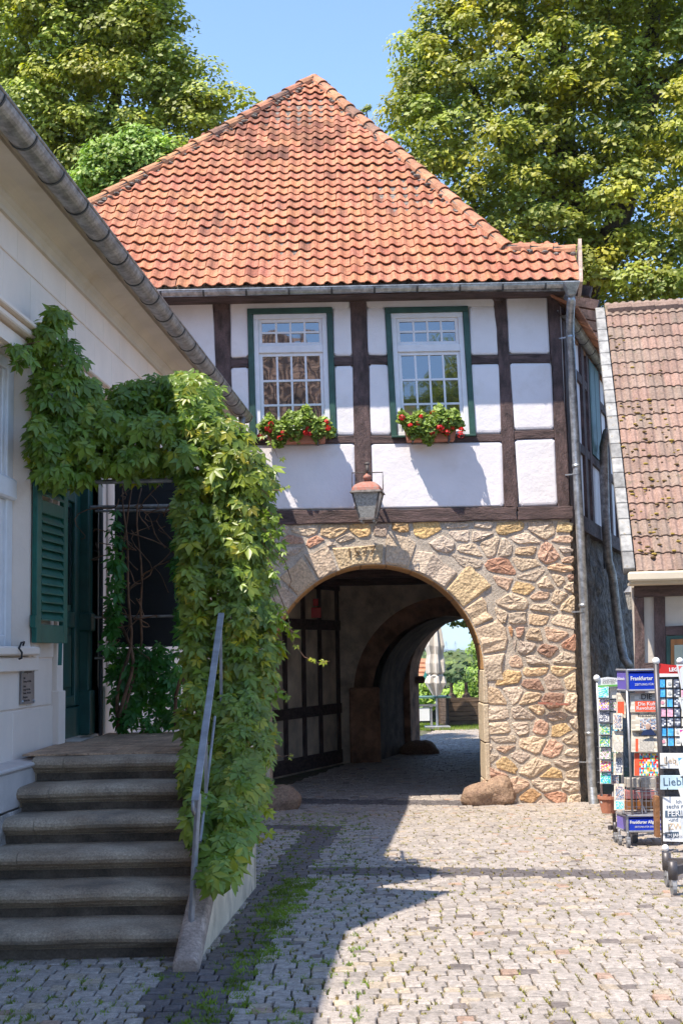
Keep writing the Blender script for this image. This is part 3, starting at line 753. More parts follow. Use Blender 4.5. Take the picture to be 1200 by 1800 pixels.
# downpipe, front right
o_ = .13
pts = [Fp(1003, 520, .55), Fp(1003, 528, .52), Fp(1001, 560, .25), Fp(1001, 582, o_), Fp(1012, 800, o_), Fp(1022, 1000, o_), Fp(1031, 1200, o_), Fp(1039, 1380, o_), Fp(1042, 1412, o_+.08)]
dp = thing('downpipe', 'long galvanised downpipe at the right corner of the sunlit gatehouse front', 'downpipe', pts[-1])
MB().tube(pts, .062, 14).build('pipe', M['zinc'], dp, smooth=True)
h0 = Fp(1003, 497, .66)
MB().add([h0+Vector((x, y, z)) for x, y, z in ((-.12,-.1,0),(.12,-.1,0),(.12,.1,0),(-.12,.1,0),(-.055,-.03,-.19),(.055,-.03,-.19),(.055,.08,-.19),(-.055,.08,-.19))],
    [(0,1,2,3),(4,7,6,5),(0,4,5,1),(1,5,6,2),(2,6,7,3),(3,7,4,0)]).build('rainwater_head', M['zinc'], dp, bevel=.01)
for py in (592, 833, 1075, 1340):
    q = Fp(1001+(py-582)*.0476, py, o_); MB().lathe(q-Vector((0,0,.012)), [(.067,0),(.067,.025)], 14).bar(q+Vector((-.02,0,0)), q+Vector((-.15,.1,0)), .012, .02).build('pipe_clip', M['zinc'], dp)
for py in (820, 1065, 1290):
    q = Fp(1001+(py-582)*.0476, py, o_); MB().lathe(q, [(.0655,-.02),(.0655,.03)], 14).build('pipe_joint', M['zinc'], dp, smooth=True)
q = Fp(1043, 1421, o_+.1); MB().tube([Fp(1040,1385,o_+.01), q], [.066,.07], 14, cap=False).tube([q+Vector((0,0,.004)), q+Vector((0,0,.03))], [.062,.062], 12).build('spout', M['zinc'], dp, smooth=True)

# ---- side wall of the gatehouse (recedes to the right)
P0 = Vector((XR-.03, YF+.02, 0)); LS = 9.5
def SP(s, z, out=0.0): return Vector((P0.x, P0.y, z))+DV*s+DN*out
ze = ztop+.05; zst = Fp(1005, 905).z
def sslab(s0, s1, z0, z1, out, th, name, m, parent=gate, **k):
    return MB().prism([SP(s0,z0,out), SP(s1,z0,out), SP(s1,z1,out), SP(s0,z1,out)], DN*-th).build(name, m, parent, **k)
sslab(.02, LS, zst+.05, ze, -.03, .25, 'side_wall_core', M['plaster'])
zr = [zst+.06, Fp(640,768).z, Fp(640,632).z, ze]
sslab(.0, LS, zst-.12, zst+.12, .035, .15, 'sill_beam', M['timberh'])
posts = [(.12,.42),(1.75,2.0),(2.3,2.5),(3.6,3.8),(4.6,4.8),(5.5,5.7),(6.7,6.9),(7.8,8.0),(9.1,9.4)]
for a_, b_ in posts: sslab(a_, b_, zst+.12, ze, .02, .1, 'timber_post', M['timber'])
for z_ in zr[1:3]:
    for (a0, a1), (b0, b1) in zip(posts, posts[1:]): sslab(a1, b0, z_-.07, z_+.07, .014, .1, 'timber_rail', M['timberh'])
sslab(.1, LS, ze-.22, ze-.02, .03, .1, 'wall_plate', M['timberh'])
for s0, s1 in ((2.5,3.6),(5.7,6.7)):
    sslab(s0+.02, s1-.02, zr[1]+.08, zr[2]+.55, .03, .08, 'window_frame', M['wgreen'])
    sslab(s0+.10, (s0+s1)/2-.04, zr[1]+.18, zr[2]+.47, .034, .02, 'shutter_board', M['wgreen']); sslab((s0+s1)/2+.04, s1-.10, zr[1]+.18, zr[2]+.47, .034, .02, 'shutter_board', M['wgreen'])
for k in range(12):                                           # rafter feet and brackets under the side eave
    s_ = .2+k*.75; a_ = SP(s_, ze-.05, .02); MB().bar(a_, a_+DN*.42+Vector((0,0,-.12)), .12, .15).build('rafter_foot', M['timber'], gate)
    sslab(s_+.16, s_+.60, ze-.62, ze-.24, .012, .03, 'eave_panel', M['brownwood'])
for k in range(46):                                           # tile edges seen from below along the side eave
    a_ = SE0+DV*(k*.175)+Vector((.02,0,.09)); m1 = MB(); m1.box(a_, (.5, .16, .022), rz=-.33, M=Matrix.Rotation(-.33,3,'Z') @ Matrix.Rotation(.55,3,'Y'))
    m1.build('eave_tile', M['ridge'], gate)
# rubble base of the side wall
nS, nZ = 70, 34; vs = []; rnd = random.Random(4)
from mathutils import noise as mn
for i in range(nS+1):
    for j in range(nZ+1):
        s_ = -.02+(LS+.5)*i/nS; z_ = -.6+(zst-.1+.6)*j/nZ; p = SP(s_, z_)
        d = mn.noise(p*2.2)*.10+mn.noise(p*6)*.05+.06*(1-j/nZ)
        vs.append(SP(s_, z_, d if 0 < i < nS else 0)-DN*.06)
fs = [(i*(nZ+1)+j, (i+1)*(nZ+1)+j, (i+1)*(nZ+1)+j+1, i*(nZ+1)+j+1) for i in range(nS) for j in range(nZ)]
MB().add(vs, fs).build('rubble_base', M['alley'], gate)
# rear rounded masonry at the end of the alley
q = hit(1108, 1130, SP(0,0,.2), DN)
# side downpipe
def sd(px, py, out=.14): return hit(px, py, SP(0,0,out), DN)
pts = [sd(1084,748,.35), sd(1066,760,.25), sd(1060,785), sd(1063,900), sd(1068,985), sd(1075,1010,.18), sd(1083,1075,.22), sd(1090,1130,.25), sd(1096,1158,.3), sd(1106,1172,.4)]
o = props(MB().tube(pts, .075, 12).build('downpipe', M['zincold'], smooth=True), 'dark bent downpipe in the alley on the side wall of the gatehouse', 'downpipe')
MB().tube([sd(1056,780,.03), sd(1058,900,.03), sd(1062,1000,.03)], .02, 6).build('cable', M['iron'], o)

# ---- passage under the gatehouse
ZC = 3.16
L0 = Vector((-1.75, 21.6, 0)); 
pa, pb = at(486,1358,22.9), at(599,1333,25.6)
pa.z = pb.z = 0; dL = (pb-pa).normalized(); nL = Vector((dL.y, -dL.x, 0))
pl0 = pa-dL*4.4
def LP(s, z, out=0.0): return pl0+dL*s+nL*out+Vector((0,0,z))
LW = (pb-pl0).length
def lslab(s0, s1, z0, z1, out, th, name, m, **k):
    return MB().prism([LP(s0,z0,out), LP(s1,z0,out), LP(s1,z1,out), LP(s0,z1,out)], nL*-th).build(name, m, gate, **k)
lslab(0, LW, -.6, ZC+.2, 0, .2, 'passage_infill', M['gatewhite'])
for s_ in (.6, 1.5, 2.3, 3.1, 3.95, 4.78, 5.6, 6.35, LW-.1): lslab(s_-.075, s_+.075, -.4, ZC, .03, .05, 'timber_post', M['timber'])
for z_, h in ((-.33, .26), (.62, .2), (2.28, .2), (3.05, .14)): lslab(0, LW, z_-h/2, z_+h/2, .045, .06, 'timber_rail', M['timberh'])
YX = 25.7; ax = at(792, 1219, YX); r2o = (at(792+171,1219,YX)-ax).length; r2i = (at(792+137,1219,YX)-ax).length
arch_wall('cross_wall', M['passwall'], pb.x-.2, 5.7, -.6, ZC+.2, ax.x, ax.z, r2o, YX, YX+.6, parent=gate)
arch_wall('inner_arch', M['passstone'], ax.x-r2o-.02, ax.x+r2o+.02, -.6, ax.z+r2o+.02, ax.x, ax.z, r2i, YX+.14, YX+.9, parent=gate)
MB().box((ax.x-r2o+.22, YX+.05, .22), (.62, .35, 1.6)).build('pier_block', M['passstone'], gate, bevel=.03)
YT = 29.0; ex_ = at(848, 1190, YT); r3 = (at(848+113,1190,YT)-ex_).length; sk = (ex_.x-r3-(ax.x-r2i))/(YT-YX)
# barrel of the tunnel
n = 24; vs = []
for yy in (YX+.5, YT-.9):
    rr = r2i; cx = ax.x+(ex_.x-ax.x)*(yy-YX)/(YT-YX)+.0
    pr = [(cx-rr, -.6)]+[(cx-rr*math.cos(math.pi*i/n), ax.z+rr*math.sin(math.pi*i/n)) for i in range(n+1)]+[(cx+rr, -.6)]
    vs += [(x, yy, z) for x, z in pr]+[(x*1.0+(-.4 if x < cx else .4), yy, z+(.4 if z > ax.z+.3 else 0)) for x, z in pr]
k = n+3
fs = [(i, i+1, 2*k+i+1, 2*k+i) for i in range(k-1)]+[(k+i, 3*k+i, 3*k+i+1, k+i+1) for i in range(k-1)]
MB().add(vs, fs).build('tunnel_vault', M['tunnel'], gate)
arch_wall('exit_arch', M['passstone'], 0.0, 6.3, -.6, 7.2, ex_.x-.25, ex_.z, r3, YT-.9, YT, skew=.28, parent=gate)
MB().box((ex_.x-r3-.02, YT-.1, ex_.z-.03), (.30, .5, .16)).build('impost', M['passstone'], gate, bevel=.04)
# ceiling, right wall, rear and filling walls that close the building
MB().prism([(-3.5,YF+.72,ZC+.02),(XR-.2,YF+.72,ZC+.02),(XR-.2+.35*7.4,YX+.1,ZC+.02),(-1,YX+.1,ZC+.02)], (0,0,.14)).build('ceiling', M['passwall'], gate)
for k in range(3): MB().box((.3+.4*k, YF+1.6+k*2.4, ZC-.04), (6, .2, .16)).build('ceiling_beam', M['timberh'], gate)
rp = SP(.6, -.6, -.35); rq = SP(LS, -.6, -.35)
MB().prism([rp, rq, rq+Vector((0,0,3.9)), rp+Vector((0,0,3.9))], DN*-.2).build('passage_right_wall', M['passwall'], gate)
MB().prism([(-4.4,YF+.2,-.6), (-4.4,YF+.2,7), (-3.0,YT,7), (-3.0,YT,-.6)], (.2,0,0)).build('left_outer_wall', M['plaster'], gate)
MB().box((-1.6, YT-.3, 3.5), (3.3, .4, 8.6)).build('rear_wall', M['plaster'], gate)
# small red box on the passage wall
q = hit(555, 1077, LP(0,0,.07), nL)
props(MB().box(q, (.2,.06,.2)).box(q+Vector((0,0,.2)), (.10,.05,.14)).build('wall_box', M['redsign'], bevel=.01), 'small red box fixed on the timber wall inside the passage', 'box')
# ================================================================== LEFT HOUSE
WA = 3.05; K7 = .0705
WN = Vector((1, -K7, 0)).normalized()
def WP(Y, z, out=0.0): return Vector((-WA+K7*Y+out, Y, z))
def HP(px, py, out=0.0): return hit(px, py, (-WA+out, 0, 0), WN)
house = thing('town_house', 'cream rendered house on the left with zinc gutter, green door and shutter', 'house', (-2.6, 8, 0))
def wslab(y0, y1, z0, z1, o0, o1, name, m, parent=None, **k):
    P = [WP(y0,z0,o1), WP(y1,z0,o1), WP(y1,z1,o1), WP(y0,z1,o1)]
    return MB().prism(P, (o0-o1, 0, 0)).build(name, M[m] if isinstance(m, str) else m, parent or house, **k)
YW0, YW1, ZW0, ZW1 = 7.0, 9.42, 1.80, 3.98       # window opening
YD0, YD1, ZD1 = 10.30, 11.52, 3.95               # door opening
HT = 5.05
for (a, b, c_, d) in ((2, YW0, -.3, HT), (YW0, YW1, -.3, ZW0), (YW0, YW1, ZW1, HT), (YW1, YD0, -.3, HT), (YD0, YD1, ZD1, HT), (YD0, YD1, -.3, 1.0), (YD1, 18.24, -.8, HT)):
    wslab(a, b, c_, d, -.45, -.012, 'wall_core', 'house')
zc = .97; r = 0
while zc < HT-.02:
    y = 4.2+(.31 if r % 2 else 0); z1 = min(zc+.371, HT)
    while y < 18.1:
        y1 = min(y+.62, 18.2); segs = [(y, y1)]
        for (a, b, lo, hi) in ((YW0-.24, YW1+.20, 1.62, 4.27), (YD0-.16, YD1+.62, 0, 4.32)):
            if zc+.1 < hi and z1-.1 > lo:
                ns = []
                for s0, s1 in segs:
                    if s1 <= a or s0 >= b: ns.append((s0, s1)); continue
                    if s0 < a: ns.append((s0, a))
                    if s1 > b: ns.append((b, s1))
                segs = ns
        for s0, s1 in segs:
            if s1-s0 > .06: wslab(s0+.003, s1-.003, zc+.006, z1-.006, -.02, random.uniform(-.001, .001), 'wall_block', 'house', bevel=.004)
        y = y1
    zc += .371; r += 1
# plinth
wslab(2, 9.18, .70, .955, -.02, .205, 'plinth_band', 'plinth2', bevel=.012)
wslab(2, 9.3, .955, .985, -.02, .225, 'plinth_ledge', 'plinth2', bevel=.01)
wslab(YD1+.1, 18.2, -.8, .95, -.02, .05, 'plinth_band', 'plinth2')
vs = []; 
for i in range(61):
    for j in range(13):
        Y_ = 3+7.1*i/60; z_ = -.3+1.0*j/12; vs.append(WP(min(Y_, 9.2), z_, .215+mn.noise(Vector((Y_*4, z_*4, 1)))*.025+mn.noise(Vector((Y_*13, z_*13, 1)))*.015))
MB().add(vs, [(i*13+j, (i+1)*13+j, (i+1)*13+j+1, i*13+j+1) for i in range(60) for j in range(12)]).build('rough_plinth', M['plinth'], house)
# cornice (swept profile), gutter and roof
def aX(a, Y): return -a+K7*Y
prof = [(3.07,4.86),(3.02,4.86),(3.02,4.90),(3.00,4.93),(2.965,4.95),(2.965,4.975),(2.93,5.01),(2.90,5.03),(2.77,5.05),(2.77,5.085),(2.745,5.10),(2.72,5.10),(2.72,5.24),(3.07,5.24)]
prof = [(a, z+.08) for a, z in prof]
vs = [Vector((aX(a, Y_), Y_, z)) for Y_ in (2, 18.02) for a, z in prof]; n = len(prof)
fs = [(i, (i+1) % n, n+(i+1) % n, n+i) for i in range(n)]+[tuple(range(n-1,-1,-1)), tuple(range(n, 2*n))]
MB().add(vs, fs).build('cornice', M['cornice'], house)
ga_, gz_ = 2.62, 5.155
a = Vector((aX(ga_,2), 2, gz_)); b = Vector((aX(ga_,17.95), 17.95, gz_)); hg = gutter_half(a, b, .093, M['zincold'], house, n=13)
td = (b-a).normalized(); Y_ = 3.0
while Y_ < 17.9:
    half_ring(MB(), Vector((aX(ga_,Y_), Y_, gz_)), td, .094, wd=.022).build('gutter_bracket', M['bracket'], hg); Y_ += .62
MB().prism([b+Vector((-.093,0,0)), b+Vector((.093,0,0)), b+Vector((.06,0,-.07)), b+Vector((0,0,-.095)), b+Vector((-.06,0,-.07))], (0,.006,0)).build('gutter_end', M['zincold'], hg)
q = Vector((aX(ga_,17.5), 17.5, gz_-.08)); MB().tube([q, q+Vector((0,0,-.12)), q+Vector((-.18,.0,-.42)), q+Vector((-.22,.05,-.7)), q+Vector((-.24,.05,-5.3))], .05, 10).build('downpipe', M['zincold'], house, smooth=True)
rf = MB().prism([Vector((aX(2.56,2), 2, 5.20)), Vector((aX(2.56,18), 18, 5.20)), Vector((aX(6.4,18), 18, 8.35)), Vector((aX(6.4,2), 2, 8.35))], (0,0,-.06)).build('roof', M['shoptile'], house)
MB().prism([Vector((aX(6.4,2), 2, 8.33)), Vector((aX(6.4,18), 18, 8.33)), Vector((aX(9.5,18), 18, 5.2)), Vector((aX(9.5,2), 2, 5.2))], (0,0,-.06)).build('rear_roof', M['shoptile'], house)
for Yg in (2.0, 18.0): MB().prism([Vector((aX(2.9,Yg),Yg,-.5)), Vector((aX(2.9,Yg),Yg,5.1)), Vector((aX(6.4,Yg),Yg,8.2)), Vector((aX(9.3,Yg),Yg,5.1)), Vector((aX(9.3,Yg),Yg,-.5))], (0,.2,0)).build('gable_wall', M['house'], house)
# unseen gable added above the frame to cast the pointed shadow on the paving
def dg(Y, z, o=0.0): return Vector((aX(2.95,Y)+o, Y, z))
MB().prism([dg(5.7,5.3), dg(5.7,6.25), dg(6.72,8.05), dg(7.7,6.3), dg(7.7,5.3)], (-2.2,0,0)).build('shadow_gable', M['house'], house)
# window
wslab(YW1, YW1+.20, 1.62, 4.12, -.02, .035, 'window_surround', 'house', bevel=.008)
wslab(YW1+.05, YW1+.13, 1.72, 4.05, .03, .05, 'surround_moulding', 'house', bevel=.006)
wslab(YW0-.2, YW1+.20, 3.99, 4.10, -.02, .04, 'window_lintel', 'house'); wslab(YW0-.2, YW1+.26, 4.12, 4.17, -.02, .10, 'hood_moulding', 'house', bevel=.01); wslab(YW0-.2, YW1+.28, 4.175, 4.21, -.02, .14, 'hood_moulding', 'house', bevel=.008)
wslab(YW0-.2, YW1+.20, 1.62, 1.72, -.02, .045, 'window_apron', 'house', bevel=.006); wslab(YW0-.2, YW1+.10, 1.735, 1.80, -.2, .085, 'window_sill', 'house', bevel=.012)
win = bpy.data.objects.new('window', None); C.objects.link(win); win.parent = house; win.location = WP(8.3,1.8)-Vector(house.location); win.empty_display_size=.1
def ww(*a, **k): return wslab(*a, parent=win, **k)
zt = 2.98
ww(YW0, YW1-.02, ZW0, ZW1, -.19, -.175, 'pane', 'glass')
ww(YW1-.14, YW1-.005, ZW0, ZW1, -.175, -.10, 'window_frame', 'wwhite', bevel=.006)
ww(YW0, YW1-.14, ZW0, ZW0+.09, -.175, -.105, 'window_frame', 'wwhite', bevel=.006); ww(YW0, YW1-.14, ZW1-.09, ZW1, -.175, -.105, 'window_frame', 'wwhite', bevel=.006)
ww(YW0, YW1-.02, zt-.08, zt+.08, -.17, -.06, 'transom', 'wwhite', bevel=.015)
ww(YW1-.22, YW1-.145, ZW0+.09, zt-.08, -.17, -.12, 'sash', 'wwhite', bevel=.006); ww(YW1-.20, YW1-.145, zt+.08, ZW1-.09, -.17, -.12, 'sash', 'wwhite', bevel=.006)
for z_ in (2.15, 2.5): ww(YW0, YW1-.2, z_-.015, z_+.015, -.172, -.14, 'glazing_bar', 'wwhite')
ww(YW0, YW1, ZW0, ZW1, -.42, -.40, 'curtain', 'white')
# door with its surround
wslab(YD0-.16, YD0, 1.02, 4.12, -.02, .03, 'door_pilaster', 'house', bevel=.006); wslab(YD0-.17, YD0, 1.02, 1.45, -.02, .05, 'pilaster_base', 'house', bevel=.006)
wslab(YD1, YD1+.36, 1.02, 4.12, -.30, .03, 'door_pilaster', 'house', bevel=.006); wslab(YD1+.12, YD1+.22, 1.46, 4.05, .0, .05, 'surround_moulding', 'house', bevel=.005); wslab(YD1, YD1+.40, 1.02, 1.45, -.02, .055, 'pilaster_base', 'house', bevel=.006)
wslab(YD1+.38, YD1+.62, 1.02, 4.12, -.02, .015, 'door_pilaster', 'house', bevel=.006)
wslab(YD0-.2, YD1+.66, 4.125, 4.19, -.02, .09, 'hood_moulding', 'house', bevel=.01); wslab(YD0-.22, YD1+.68, 4.195, 4.23, -.02, .13, 'hood_moulding', 'house', bevel=.01)
door = bpy.data.objects.new('door', None); C.objects.link(door); door.parent = house; door.location = WP(10.9,1.02)-Vector(house.location); door.empty_display_size=.1
def dd(*a, **k): return wslab(*a, 'doorg', parent=door, **k)
dd(YD0, YD1, 1.02, ZD1, -.20, -.17, 'door_leaf')
dd(YD1-.14, YD1-.005, 1.02, ZD1, -.17, -.06, 'door_frame', bevel=.01); dd(YD1-.17, YD1-.003, 1.03, 1.42, -.17, -.035, 'frame_base', bevel=.008); dd(YD1-.17, YD1-.003, 1.95, 2.12, -.17, -.03, 'frame_capital', bevel=.015)
dd(YD0, YD1-.14, 1.02, 1.28, -.17, -.125, 'kick_board', bevel=.008)
for a, b in ((YD0, YD0+.14), (YD1-.30, YD1-.15)): dd(a, b, 1.29, ZD1, -.17, -.135, 'stile', bevel=.008)
for a, b in ((1.29,1.38), (1.98,2.12), (3.1,3.25)): dd(YD0+.14, YD1-.30, a, b, -.17, -.137, 'door_rail', bevel=.008)
dd(YD0+.2, YD1-.36, 1.45, 1.92, -.17, -.150, 'door_panel', bevel=.02)
wslab(YD0+.2, YD1-.36, 2.18, 3.05, -.17, -.155, 'door_glass', 'glass', parent=door)
props(wslab(YD0+.16, YD0+.34, 2.30, 2.62, -.13, -.126, 'notice', 'paper'), 'white paper notice pinned on the green house door', 'notice')
nob = bpy.data.objects['notice']; mw = nob.location.copy(); nob.parent = None; nob.location = (0,0,0)
MB().ball(WP(YD0+.12, 2.0, -.09), .035).build('door_handle', M['zinc'], door)
# shutter, hinged beside the window and standing a little away from the wall
sh = bpy.data.objects.new('shutter', None); C.objects.link(sh); sh.parent = house; sh.location = WP(9.6,1.9)-Vector(house.location); sh.empty_display_size=.1
sa = HP(60, 1130, .07); ta = math.radians(2.5)
sdv = (Vector((K7,1,0)).normalized()*math.cos(ta)+WN*math.sin(ta)); snv = Vector((sdv.y, -sdv.x, 0))
def SH(u, z, o=0.0): return Vector((sa.x, sa.y, 0))+sdv*u+snv*o+Vector((0,0,z))
def shb(u0, u1, z0, z1, o0, o1, name): return MB().prism([SH(u0,z0,o1), SH(u1,z0,o1), SH(u1,z1,o1), SH(u0,z1,o1)], snv*(o0-o1)).build(name, M['shutter'], sh, bevel=.004)
sw, sz0, sz1 = .70, sa.z, 3.85
for u0, u1 in ((0,.10), (sw-.10, sw)): shb(u0, u1, sz0, sz1, -.02, .02, 'stile')
for z0, z1 in ((sz0, sz0+.14), (2.82, 2.92), (sz1-.1, sz1)): shb(.10, sw-.10, z0, z1, -.02, .02, 'shutter_rail')
z_ = sz0+.17
while z_ < sz1-.13:
    if not 2.76 < z_ < 2.93: MB().prism([SH(.10,z_,.024), SH(sw-.10,z_,.024), SH(sw-.10,z_+.082,-.026), SH(.10,z_+.082,-.026)], snv*.0+Vector((0,0,.012))).build('louvre_slat', M['shutter'], sh)
    z_ += .068
MB().bar(SH(sw*.72, sz0, .03), SH(sw*.62, sz0-.17, .05), .03, .012).build('shutter_stay', M['shutter'], sh)
MB().box(SH(-.01, sz0+.16, .0), (.04,.05,.09)).build('hinge', M['shutter'], sh)
# hook below the window, plaque
c0 = HP(17, 1140, .02)
pts = [c0+Vector((.0,0,0)), c0+Vector((.07,0,.0)), c0+Vector((.09,0,-.03)), c0+Vector((.09,-.01,-.07)), c0+Vector((.07,0,-.075))]
MB().tube(pts, .008, 6).tube([c0+Vector((.07,0,0)), c0+Vector((.08,.02,.04)), c0+Vector((.09,.06,.045)), c0+Vector((.08,.07,.02))], .008, 6).build('shutter_hook', M['iron'], house)
pq = [HP(39,1176,.02), HP(61,1174,.02), HP(61,1236,.02), HP(38,1238,.02)]
pl = thing('plaque', 'small grey metal plaque with opening hours screwed to the cream wall', 'plaque', pq[3])
MB().prism(pq, WN*-.008).build('plate', M['plaque'], pl)
for q in pq:
    c_ = q+(sum(pq, Vector())/4-q)*.14; MB().ball(c_, .012).build('screw', M['zinc'], pl)
RW = Matrix.Rotation(math.atan2(1, K7), 3, 'Z') @ RFRONT
tx = Matrix((Vector((K7,1,0)).normalized(), Vector((0,0,1)), WN)).transposed()
for s_, sz, k in (('Sitzungsraum', .036, .03), ('Café', .024, .075), ('Dienstag  14-18 Uhr', .022, .10), ('Laden', .024, .135), ('Freitag  10-13 Uhr', .022, .16), ('Samstag  10-16 Uhr', .022, .185), ('Biergarten', .024, .215), ('täglich ab 11 Uhr', .022, .24)):
    text(s_, sz, pq[0]+Vector((K7,1,0))*.03+WN*.002-Vector((0,0,k)), tx, M['ink'], 'lettering', pl, .0005)

# ================================================================== STAIRS
st = thing('stone_staircase', 'worn stone steps leading up to the green door of the cream house', 'stairs', (-1.6, 8.2, 0))
XC0 = -.93
for i in range(1, 7):
    yi = 7.38+.325*(i-1); zi = .17*i
    pr = [(2.3 if i == 6 else .62, 0), (.03,0), (-.02,-.010), (-.042,-.030), (-.048,-.052), (-.038,-.074), (-.015,-.088), (.0,-.092), (.004,-.100), (.020,-.110), (.034,-.113), (.034,-.17-(.2 if i == 1 else 0)), (2.3 if i == 6 else .62, -.17-(.2 if i == 1 else 0))]
    n = len(pr)
    xl_ = -WA+K7*yi+.25; xr_ = XC0+.04*(yi-7.4)-.0
    for (x0, x1, nm) in ((xl_-.05, xl_+.17, 'step_end'), (xl_+.174, xr_, 'step')):
        m_n = 2 if nm == 'step_end' else 26; vs = []
        for k in range(m_n):
            x = x0+(x1-x0)*k/(m_n-1); e = mn.noise(Vector((x*2.5, i*3.1, 0)))*.010; e2 = mn.noise(Vector((x*7, i*5.1, 2)))*.006
            for j, (a, z) in enumerate(pr):
                w_ = 1 if 0 < j < 8 else 0
                vs.append((x, yi+a+e2*w_, zi+z-.002*(nm == 'step_end')+(e if 0 < j < 7 else 0)*.8-(.006 if 1 <= j <= 3 else 0)*abs(math.sin(x*2))))
        fs = [(k*n+j, k*n+(j+1) % n, (k+1)*n+(j+1) % n, (k+1)*n+j) for k in range(m_n-1) for j in range(n)]+[tuple(range(n-1,-1,-1)), tuple((m_n-1)*n+j for j in range(n))]
        MB().add(vs, [f[::-1] for f in fs]).build(nm, M['step'], st)
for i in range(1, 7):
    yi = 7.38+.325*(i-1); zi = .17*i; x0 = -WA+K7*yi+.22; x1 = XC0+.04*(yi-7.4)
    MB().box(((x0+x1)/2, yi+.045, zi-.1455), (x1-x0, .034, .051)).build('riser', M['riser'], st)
# tiled landing floor
for r in range(13):
    for c_ in range(10):
        x = -2.32+c_*.16+(r % 2)*.0; y = 9.10+r*.19
        if x > -.95 or x < -WA+K7*y: continue
        MB().box((x+.08, y+.095, 1.022), (.154, .184, .012)).build('landing_tile', M['landing'], st)
# cheek wall
def CX(Y): return -1.12+.04*Y
def cz(Y): return min(.03+.47*(Y-7.1), 1.12)
MB().prism([Vector((CX(Y_)-.02, Y_, z_)) for Y_, z_ in ((7.12,-.1), (10.2,-.3), (10.2,1.0), (9.35,1.0), (7.12,-.02))], (-.11,0,0)).build('cheek_wall', M['cheek'], st)
MB().prism([Vector((CX(10.2)-.02, 10.2, -.4)), Vector((-2.3,10.2,-.4)), Vector((-2.3,10.2,.99)), Vector((CX(10.2)-.02,10.2,.99))], (0,-.1,0)).build('end_wall', M['cheek'], st)
vs = []
for k in range(16):
    Y_ = 7.05+k*.16; z_ = cz(Y_)+.045
    for dx, dz in ((.012,-.09), (.012,-.01), (-.008,.012), (-.11,.012), (-.13,-.01), (-.13,-.09)): vs.append((CX(Y_)+dx+random.uniform(-.003,.003), Y_, z_+dz+random.uniform(-.004,.004)))
fs = [(k*6+j, k*6+(j+1) % 6, (k+1)*6+(j+1) % 6, (k+1)*6+j) for k in range(15) for j in range(6)]+[(5,4,3,2,1,0), tuple(90+j for j in range(6))]
MB().add(vs, [f[::-1] for f in fs]).build('coping', M['coping'], st, bevel=.006)

# handrail
hr = thing('handrail', 'galvanised steel handrail with flat bars rising beside the stone steps', 'handrail', at(335,1645,7.35))
b0 = at(335, 1645, 7.35); b1 = at(349, 1395, 7.40); t1 = at(389, 1078, 9.15)
MB().bar(b0, b1, .028, .028).build('post', M['steel'], hr, bevel=.003)
MB().box(b0+Vector((0,0,.005)), (.09,.09,.012)).ball(b0+Vector((.03,0,.015)), .01).ball(b0+Vector((-.03,0,.015)), .01).build('base_plate', M['steel'], hr)
e_ = at(343, 1408, 7.30)
MB().bar(e_, t1, .045, .012).build('rail', M['steel'], hr, bevel=.003)
MB().tube([e_+Vector((-.012,0,0)), e_+Vector((-.012,-.01,-.05)), e_+Vector((-.010,.02,-.075)), e_+Vector((-.01,.06,-.05))], .010, 8).build('rail_end', M['steel'], hr, smooth=True)
q0 = at(352, 1480, 7.55); q1 = at(378, 1260, 8.7)
MB().tube([q0, q1], .009, 8).build('lower_rail', M['steel'], hr); 
for k in (.35, .97):
    p = e_.lerp(t1, k); g_ = Vector((p.x, p.y, max(.1, .17*((p.y-7.2)/.325)))); MB().bar(g_, p, .02, .02).build('post', M['steel'], hr)

# ================================================================== PERGOLA + CREEPER
pg = thing('pergola', 'thin iron pergola frame over the landing, overgrown with creeper', 'pergola', (-1.6, 10.4, 1.0))
zt_ = at(270, 850, 9.9).z
for p, q in (((-2.35,9.75), (-.80,9.75)), ((-2.3,11.4), (-.8,11.4)), ((-.80,9.75), (-.8,11.4))):
    MB().tube([(*p, zt_), (*q, zt_)], .018, 8).build('bar', M['zincold'], pg)
for p in ((-1.0,9.75), (-1.0,11.4), (-2.2,11.4)): MB().tube([(*p, 1.0), (*p, zt_)], .02, 8).build('post', M['iron'], pg)
for z_ in (zt_-.04, at(260,1083,11.3).z, at(260,1155,11.3).z): MB().tube([(-2.25,11.38,z_), (-.85,11.38,z_)], .012, 6).build('bar', M['zincold'], pg)
ya_ = 11.55; bl0, bl1 = at(206,850,ya_), at(326,1135,ya_)
bd_ = thing('blind', 'black slatted blind hanging behind the creeper at the back of the landing', 'blind', (bl0.x, ya_, bl1.z))
z_ = bl1.z
while z_ < bl0.z+.2:
    MB().box(((bl0.x+bl1.x)/2+.03, ya_+.004*(int(z_/.08)%2), z_+.04), (bl1.x-bl0.x+.1, .02, .088)).build('slat', M['blind'], bd_); z_ += .08
# leaf prototype: five leaflets
def leaf_proto(seed):
    rn = random.Random(seed); vs = []; fs = []
    for a, L_ in ((-100,.62), (-52,.88), (0,1), (52,.88), (100,.62)):
        a = math.radians(a+rn.uniform(-9, 9)); L_ *= rn.uniform(.9, 1.1); w_ = .20*L_*rn.uniform(.9,1.15); d = Vector((math.sin(a), math.cos(a), 0)); s_ = Vector((d.y, -d.x, 0)); n = len(vs)
        dr = rn.uniform(.10, .35)
        vs += [d*.06, d*L_*.5-s_*w_+Vector((0,0,.05-dr*.3)), d*L_*.52+Vector((0,0,-.03-dr*.3)), d*L_*.5+s_*w_+Vector((0,0,.05-dr*.3)), d*L_+Vector((0,0,-dr))]
        fs += [(n, n+2, n+1), (n, n+3, n+2), (n+1, n+2, n+4), (n+2, n+3, n+4)]
    return np.array([tuple(v) for v in vs], 'f'), np.array(fs, 'i')
